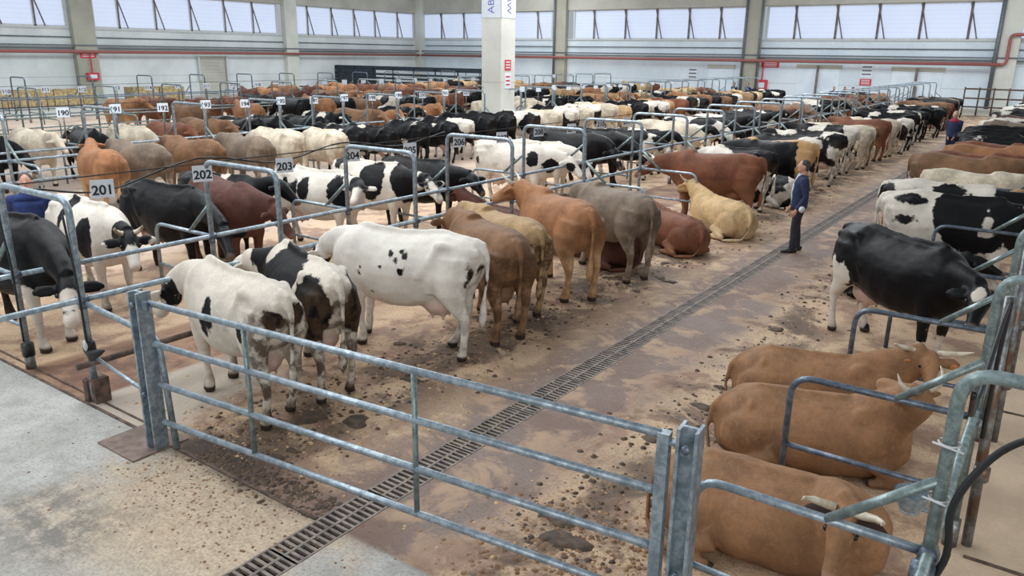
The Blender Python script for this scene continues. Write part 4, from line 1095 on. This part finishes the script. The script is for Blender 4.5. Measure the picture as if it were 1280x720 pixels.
# ------------------------------------------------------------------ people
M['skin'] = simple('skin', (196, 148, 126), .6, var=.06)
M['navy'] = simple('navy_cloth', (30, 42, 78), .8, rgb2=(22, 32, 60))
M['blue_cloth'] = simple('blue_work_cloth', (28, 50, 108), .8, rgb2=(22, 38, 84))
M['darkjeans'] = simple('dark_jeans', (44, 46, 58), .85, rgb2=(32, 33, 42))
M['shirt'] = simple('pale_blue_shirt', (176, 192, 212), .8)
M['grey_hair'] = simple('dark_grey_hair', (76, 68, 64), .8, rgb2=(52, 46, 44), scale=30)
M['shoe'] = simple('dark_shoe', (48, 44, 44), .5)
M['crimson'] = simple('crimson_cloth', (150, 38, 66), .8)
M['pale_hair'] = simple('light_hair', (176, 150, 132), .8)

def person(loc, rz, label, jacket, trousers, hair, sc=1.0, shirt=None, arms=((-.25, .12, -1), (-.25, .12, 1)), hi=True, cap=None, stride=.06, collar=None):
    """standing figure facing +X; arms give hand positions relative to each shoulder: forward, outward, (side)"""
    vx = .010 if hi else .022
    r = empty('person', loc, rz); r.scale = (sc, sc, sc); tag(r, label, 'person')
    b = MB(); T = MB(); J = MB()
    b.ellipsoid((.0, 0, 1.60), (.098, .078, .118)); b.ellipsoid((.035, 0, 1.545), (.068, .058, .062))
    b.sweep([(.09, 0, 1.625), (.112, 0, 1.595), (.105, 0, 1.575)], [.012, .018, .014], n=8)
    b.sweep([(.085, -.02, 1.535), (.092, 0, 1.533), (.085, .02, 1.535)], .010, n=6)
    for e in (-1, 1): b.ellipsoid((-.005, e*.08, 1.595), (.022, .012, .032))
    b.sweep([(-.02, 0, 1.38), (-.01, 0, 1.54)], [.062, .055], n=12)
    b.sweep([(0, 0, .92), (0, 0, 1.1), (0, 0, 1.3), (-.01, 0, 1.42)], [.10, .10, .11, .06], [.14, .14, .17, .12], n=16)
    J.sweep([(0, 0, .84), (0, 0, .95), (.01, 0, 1.12), (.0, 0, 1.30), (-.01, 0, 1.41), (-.015, 0, 1.455)], [.145, .15, .15, .14, .10, .065], [.185, .185, .185, .205, .165, .075], n=20)
    for e in (-1, 1):
        st = stride*e
        hipp = (0, e*.09, .90); knee = (st*.6+.02, e*.10, .48); ank = (st, e*.11, .09)
        b.sweep([hipp, knee, ank], [.075, .05, .036], n=12)
        T.sweep([(0, e*.075, .99), (0, e*.09, .86), (st*.35+.01, e*.098, .66), (st*.6+.02, e*.10, .48), (st*.85, e*.105, .26), (st, e*.11, .06)], [.125, .11, .085, .07, .065, .062], [.105, .095, .08, .066, .062, .06], n=14)
        fwd, out, _ = arms[0 if e < 0 else 1]
        sh = np.array([-.01, e*.20, 1.38]); hand = sh+np.array([fwd, e*out*.4, -.60+abs(fwd)*.35])
        el = (sh+hand)/2+np.array([-.07-abs(fwd)*.2, e*.05, -.03])
        J.sweep([sh+np.array([0, -e*.05, .01]), sh, (sh+el)/2, el, (el+hand)/2, hand*.9+el*.1], [.06, .078, .066, .056, .05, .045], n=12)
        b.sweep([sh, el, hand], [.05, .04, .026], n=10)
        d = unit(hand-el); n1 = unit(np.cross(d, [0, 1, 0])); sd = np.array([0, 1.0, 0])
        b.sweep([hand, hand+d*.05, hand+d*.085], [.022, .030, .026], [.030, .044, .040], side=n1, n=10)
        for q in range(4):
            a0 = hand+d*.08+n1*(q-1.5)*.019; ln = (.055, .068, .062, .048)[q]
            b.sweep([a0, a0+d*ln*.5-sd*e*.006, a0+d*ln-sd*e*.02], [.0095, .009, .007], n=6)
        th = hand+d*.03+n1*.038
        b.sweep([hand+d*.02+n1*.02, th+d*.01+n1*.014, th+d*.04+n1*.016], [.012, .011, .008], n=6)
        S = MB(); S.sweep([(st-.09, e*.11, .045), (st-.03, e*.11, .06), (st+.07, e*.115, .045), (st+.17, e*.12, .03), (st+.20, e*.12, .025)], [.04, .058, .045, .03, .015], [.035, .045, .048, .045, .025], n=12)
        S.build('shoe', M['shoe'], r, True)
    o = bpy.data.objects.new('body', remesh(b, vx, 2, .4)); o.data.materials.append(M['skin']); COL.objects.link(o); o.parent = r
    for nm, mb, mt in (('trousers', T, trousers), ('jacket', J, jacket)):
        me = remesh(mb, .016 if hi else .03, 4, .5); me.materials.clear(); me.materials.append(mt)
        o = bpy.data.objects.new(nm, me); COL.objects.link(o); o.parent = r
    H = MB(); H.ellipsoid((-.025, 0, 1.635), (.098, .086, .095)); H.ellipsoid((-.05, 0, 1.58), (.062, .078, .075)); 
    me = remesh(H, .014, 2, .4); me.materials.clear(); me.materials.append(hair); o = bpy.data.objects.new('hair', me); COL.objects.link(o); o.parent = r
    if shirt:
        w = MB(); w.sweep([(.085, 0, .90), (.10, 0, 1.05), (.095, 0, 1.25), (.055, 0, 1.38), (.03, 0, 1.46)], [.062, .064, .062, .055, .045], [.075, .08, .085, .075, .055], n=14)
        w.build('shirt', shirt, r, True)
    if collar:
        w = MB(); w.sweep([(-.01, 0, 1.36), (-.01, 0, 1.42), (-.01, 0, 1.475)], [.13, .10, .075], [.20, .155, .08], n=16); w.build('collar', collar, r, True)
    return r
p1 = person((-3.93, 14.72, 0), math.radians(205), 'man in a navy jacket and pale blue shirt standing on the aisle drain', M['navy'], M['darkjeans'], M['grey_hair'], 1.0, M['shirt'],
            arms=((.16, -.4, 0), (.10, .1, 0)))
w = MB(); w.ellipsoid((0, 0, 0), (.05, .09, .06)); o = w.build('crumpled_paper', M['white_plastic'], smooth=True, loc=(-3.80, 14.44, .86)); tag(o, 'crumpled white paper held at the hip of the man in the navy jacket', 'paper')
person((-3.5, 31.5, 0), math.radians(-95), 'person in dark overalls with a crimson collar standing at the far end of the aisle', M['navy'], M['navy'], M['pale_hair'], 1.05, None, hi=False, collar=M['crimson'], arms=((.2, -.3, 0), (.2, -.3, 0)))
person((-12.35, 5.12, -.12), math.radians(-30), 'man in blue work clothes at the left edge behind the nearest hoop', M['blue_cloth'], M['blue_cloth'], M['grey_hair'], 1.08, None, hi=True, collar=M['blue_cloth'])
for k, (px, py, jk, lb) in enumerate([(917, 113, M['navy'], 'person in dark clothes by the back wall, left of the tall wall pillar'), (934, 113, M['blue_cloth'], 'person in bright blue in front of the tall wall pillar'),
                             (1042, 116, M['navy'], 'leftmost of the dark-clothed people near the left roller shutter'), (1056, 116, M['darkjeans'], 'second dark-clothed person near the left roller shutter'),
                             (1066, 118, M['navy'], 'third dark-clothed person near the left roller shutter'), (1078, 117, M['darkjeans'], 'rightmost dark-clothed person near the left roller shutter')]):
    zz = rayplane(px, py, 1, 57.0-1.5*(k > 1))
    if k == 0: pf = person((zz[0], zz[1], 0), math.radians(-110+30*k), lb, jk, M['darkjeans'], M['grey_hair'], 1.0, None, hi=False)
    else:
        q = link_copy(pf); q.location = (zz[0], zz[1], 0); q.rotation_euler = (0, 0, math.radians(-150+40*k)); tag(q, lb, 'person')
        for ch in q.children:
            if ch.name.startswith('jacket'):
                ch.data = ch.data.copy(); ch.data.materials.clear(); ch.data.materials.append(jk)
# blue jacketed handler among the second barrier cows
person((-22.0, 30.6, 0), math.radians(180), 'handler in a royal blue coat bending among cattle left of the tall column', M['blue_cloth'], M['blue_cloth'], M['pale_hair'], 1.0, None, hi=False)

# ------------------------------------------------------------------ straw bales, racks
def bale(x, y, z, L, lb, rz=PI/2):
    w = MB(); a, b = .6, .5
    for i in range(9):
        x0 = -L/2+L*i/9; x1 = x0+L/9-.012; q = rng.uniform(-.02, .02)
        w.box((x0, -a+q, 0), (x1, a+q, 2*b+q))
    o = w.build('straw_bale', M['straw'], loc=(x, y, z)); o.rotation_euler = (0, 0, rz)
    tag(o, lb, 'straw bale', 'straw bales against the left wall'); return o
k = 0
for i in range(4):
    for j in range(1):
        bale(-52.0, 17.6+2.45*i, .93*j, 2.4, '%s straw bale of the long line by the left wall' % ['nearest', 'second', 'third', 'farthest'][i])
YH = rayplane(178, 120, 0, -52)[1]
for j in range(2): bale(-52.0, YH+1.9*j, 0, 1.8, ['near', 'far'][j]+' straw bale of the small separate heap by the left wall')
def rack():
    x0, y0 = rayplane(420, 100, 1, 50)[:2]; x1 = rayplane(602, 100, 1, 50)[0]
    r = empty('stock_pen', (x0, 50, 0)); tag(r, 'dark slatted metal pen in front of the far left corner', 'pen')
    L = x1-x0
    for z in (.3, .62, .94, 1.26, 1.58, 2.0):
        w = MB(); w.box((0, 0, z), (L, .06, z+(.18 if z < 2 else .34))); w.build('slat', M['rack_dark'], r)
    for i in range(8):
        w = MB(); w.box((L*i/7-.05, -.06, 0), (L*i/7+.05, .0, 2.3)); w.build('post', M['rack_dark'], r)
    w = MB(); w.box((0, .06, 0), (.06, 5, 2.2)); w.build('side_panel', M['rack_dark'], r)
rack()
def wall_fence():
    a = rayplane(1205, 120, 1, 60.5); b = rayplane(1246, 120, 1, 60.5)
    r = empty('feed_fence', (a[0], 60.5, 0)); tag(r, 'rusty low rail fence in front of the back wall at the far right', 'fence'); L = b[0]-a[0]+1.5
    for z in (.55, 1.1, 1.7):
        w = MB(); w.sweep([(0, 0, z), (L, 0, z)], .05, n=8); w.build('rail', M['rust_steel'], r, True)
    for i in range(5):
        w = MB(); w.sweep([(L*i/4, 0, 0), (L*i/4, 0, 1.8)], .05, n=8); w.build('post', M['rust_steel'], r, True)
    w = MB(); w.box((-1.5, .3, 0), (L, 1.0, .4)); w.build('trough', M['beam'], r)
wall_fence()

# ------------------------------------------------------------------ soiled bedding on the floor
def litter(name, n, area_fn, r0, r1, mat, lb, cat, seed):
    q = random.Random(seed); w = MB()
    for i in range(n):
        x, y = area_fn(q); s = r0+(r1-r0)*q.random()**3
        base = []
        k = 6
        a0 = q.random()*PI; fl_ = q.uniform(.25, .6)
        vs = [(x+s*math.cos(a0+2*PI*j/k)*q.uniform(.6, 1.2), y+s*math.sin(a0+2*PI*j/k)*q.uniform(.6, 1.2), 0.0) for j in range(k)]
        vs += [(x+s*.6*math.cos(a0+2*PI*j/k+.2)*q.uniform(.6, 1.1), y+s*.6*math.sin(a0+2*PI*j/k+.2)*q.uniform(.6, 1.1), s*fl_*q.uniform(.6, 1.1)) for j in range(k)]
        vs.append((x, y, s*fl_*1.1))
        fs = [(j, (j+1) % k, k+(j+1) % k, k+j) for j in range(k)]+[(k+j, k+(j+1) % k, 2*k) for j in range(k)]
        w.add(vs, fs)
    o = w.build(name, mat, smooth=True); tag(o, lb, cat, kind='stuff'); return o
M['dung'] = simple('dung', (92, 72, 54), .7, rgb2=(62, 48, 37), scale=12, bump=.5)
M['sawdust'] = simple('sawdust_clumps', (202, 172, 134), .9, rgb2=(176, 142, 106), scale=12, bump=.5)
M['dusty'] = simple('soiled_sawdust', (150, 118, 90), .9, rgb2=(120, 90, 66), scale=12, bump=.5)
def pats(n, area_fn, lb, seed):
    q = random.Random(seed); w = MB()
    for i in range(n):
        x, y = area_fn(q); R = q.uniform(.05, .17); k = 14; ph = [q.random()*6.28 for _ in range(3)]
        rr = [R*(1+.22*math.sin(2*a+ph[0])+.14*math.sin(3*a+ph[1])+.08*math.sin(5*a+ph[2])) for a in [2*PI*j/k for j in range(k)]]
        el = q.uniform(.55, 1.0)
        vs = []
        for f, z in ((1, .0), (.88, .012), (.6, .02), (.3, .016)):
            vs += [(x+f*rr[j]*math.cos(2*PI*j/k), y+f*el*rr[j]*math.sin(2*PI*j/k), z*q.uniform(.7, 1.3)) for j in range(k)]
        vs.append((x, y, .02))
        fs = [(r*k+j, r*k+(j+1) % k, (r+1)*k+(j+1) % k, (r+1)*k+j) for r in range(3) for j in range(k)]+[(3*k+j, 3*k+(j+1) % k, 4*k) for j in range(k)]
        w.add(vs, fs)
    tag(w.build('manure', M['dung'], smooth=True), lb, 'dung', kind='stuff')
def left_tail(q): return (-5.7+q.gauss(0, .42), 3.8+q.random()**1.5*22)
def right_tail(q): return (-2.7+q.gauss(0, .25), 4.2+q.random()**1.3*24)
pats(46, left_tail, 'flat dark dung pats under the tails of the front left row', 21)
pats(12, right_tail, 'flat dark dung pats behind the cows of the right row', 22)
litter('manure', 2600, left_tail, .006, .042, M['dung'], 'dark dung crumbs trampled under the tails of the front left row', 'dung', 1)
litter('manure', 1500, right_tail, .006, .04, M['dung'], 'dark dung crumbs trampled behind the cows of the right row', 'dung', 2)
litter('bedding', 3000, lambda q: (-6.0+q.gauss(0, .9), 3.7+q.random()**1.4*20), .005, .026, M['sawdust'], 'pale loose sawdust bedding under the front left row', 'bedding', 3)
litter('bedding', 2200, lambda q: (-2.0+q.gauss(0, .7), 3.6+q.random()**1.2*16), .005, .026, M['sawdust'], 'pale loose sawdust bedding around the lying brown cows', 'bedding', 4)
litter('bedding', 1500, lambda q: (-5.3+q.gauss(0, .75), 3.25+q.gauss(0, .38)), .003, .017, M['dusty'], 'crumbs of bedding trodden out under the long gate', 'bedding', 5)
litter('manure', 900, lambda q: (-5.9+q.random()**1.3*1.6, 3.60+q.gauss(0, .10)), .008, .035, M['dung'], 'wet dark dung line under the left half of the gate', 'dung', 6)
litter('bedding', 1400, lambda q: (-2.35+q.gauss(0, .42), 4.15+q.gauss(0, .5)), .006, .03, M['dusty'], 'scattered brown bedding beside the right gate post', 'bedding', 7)
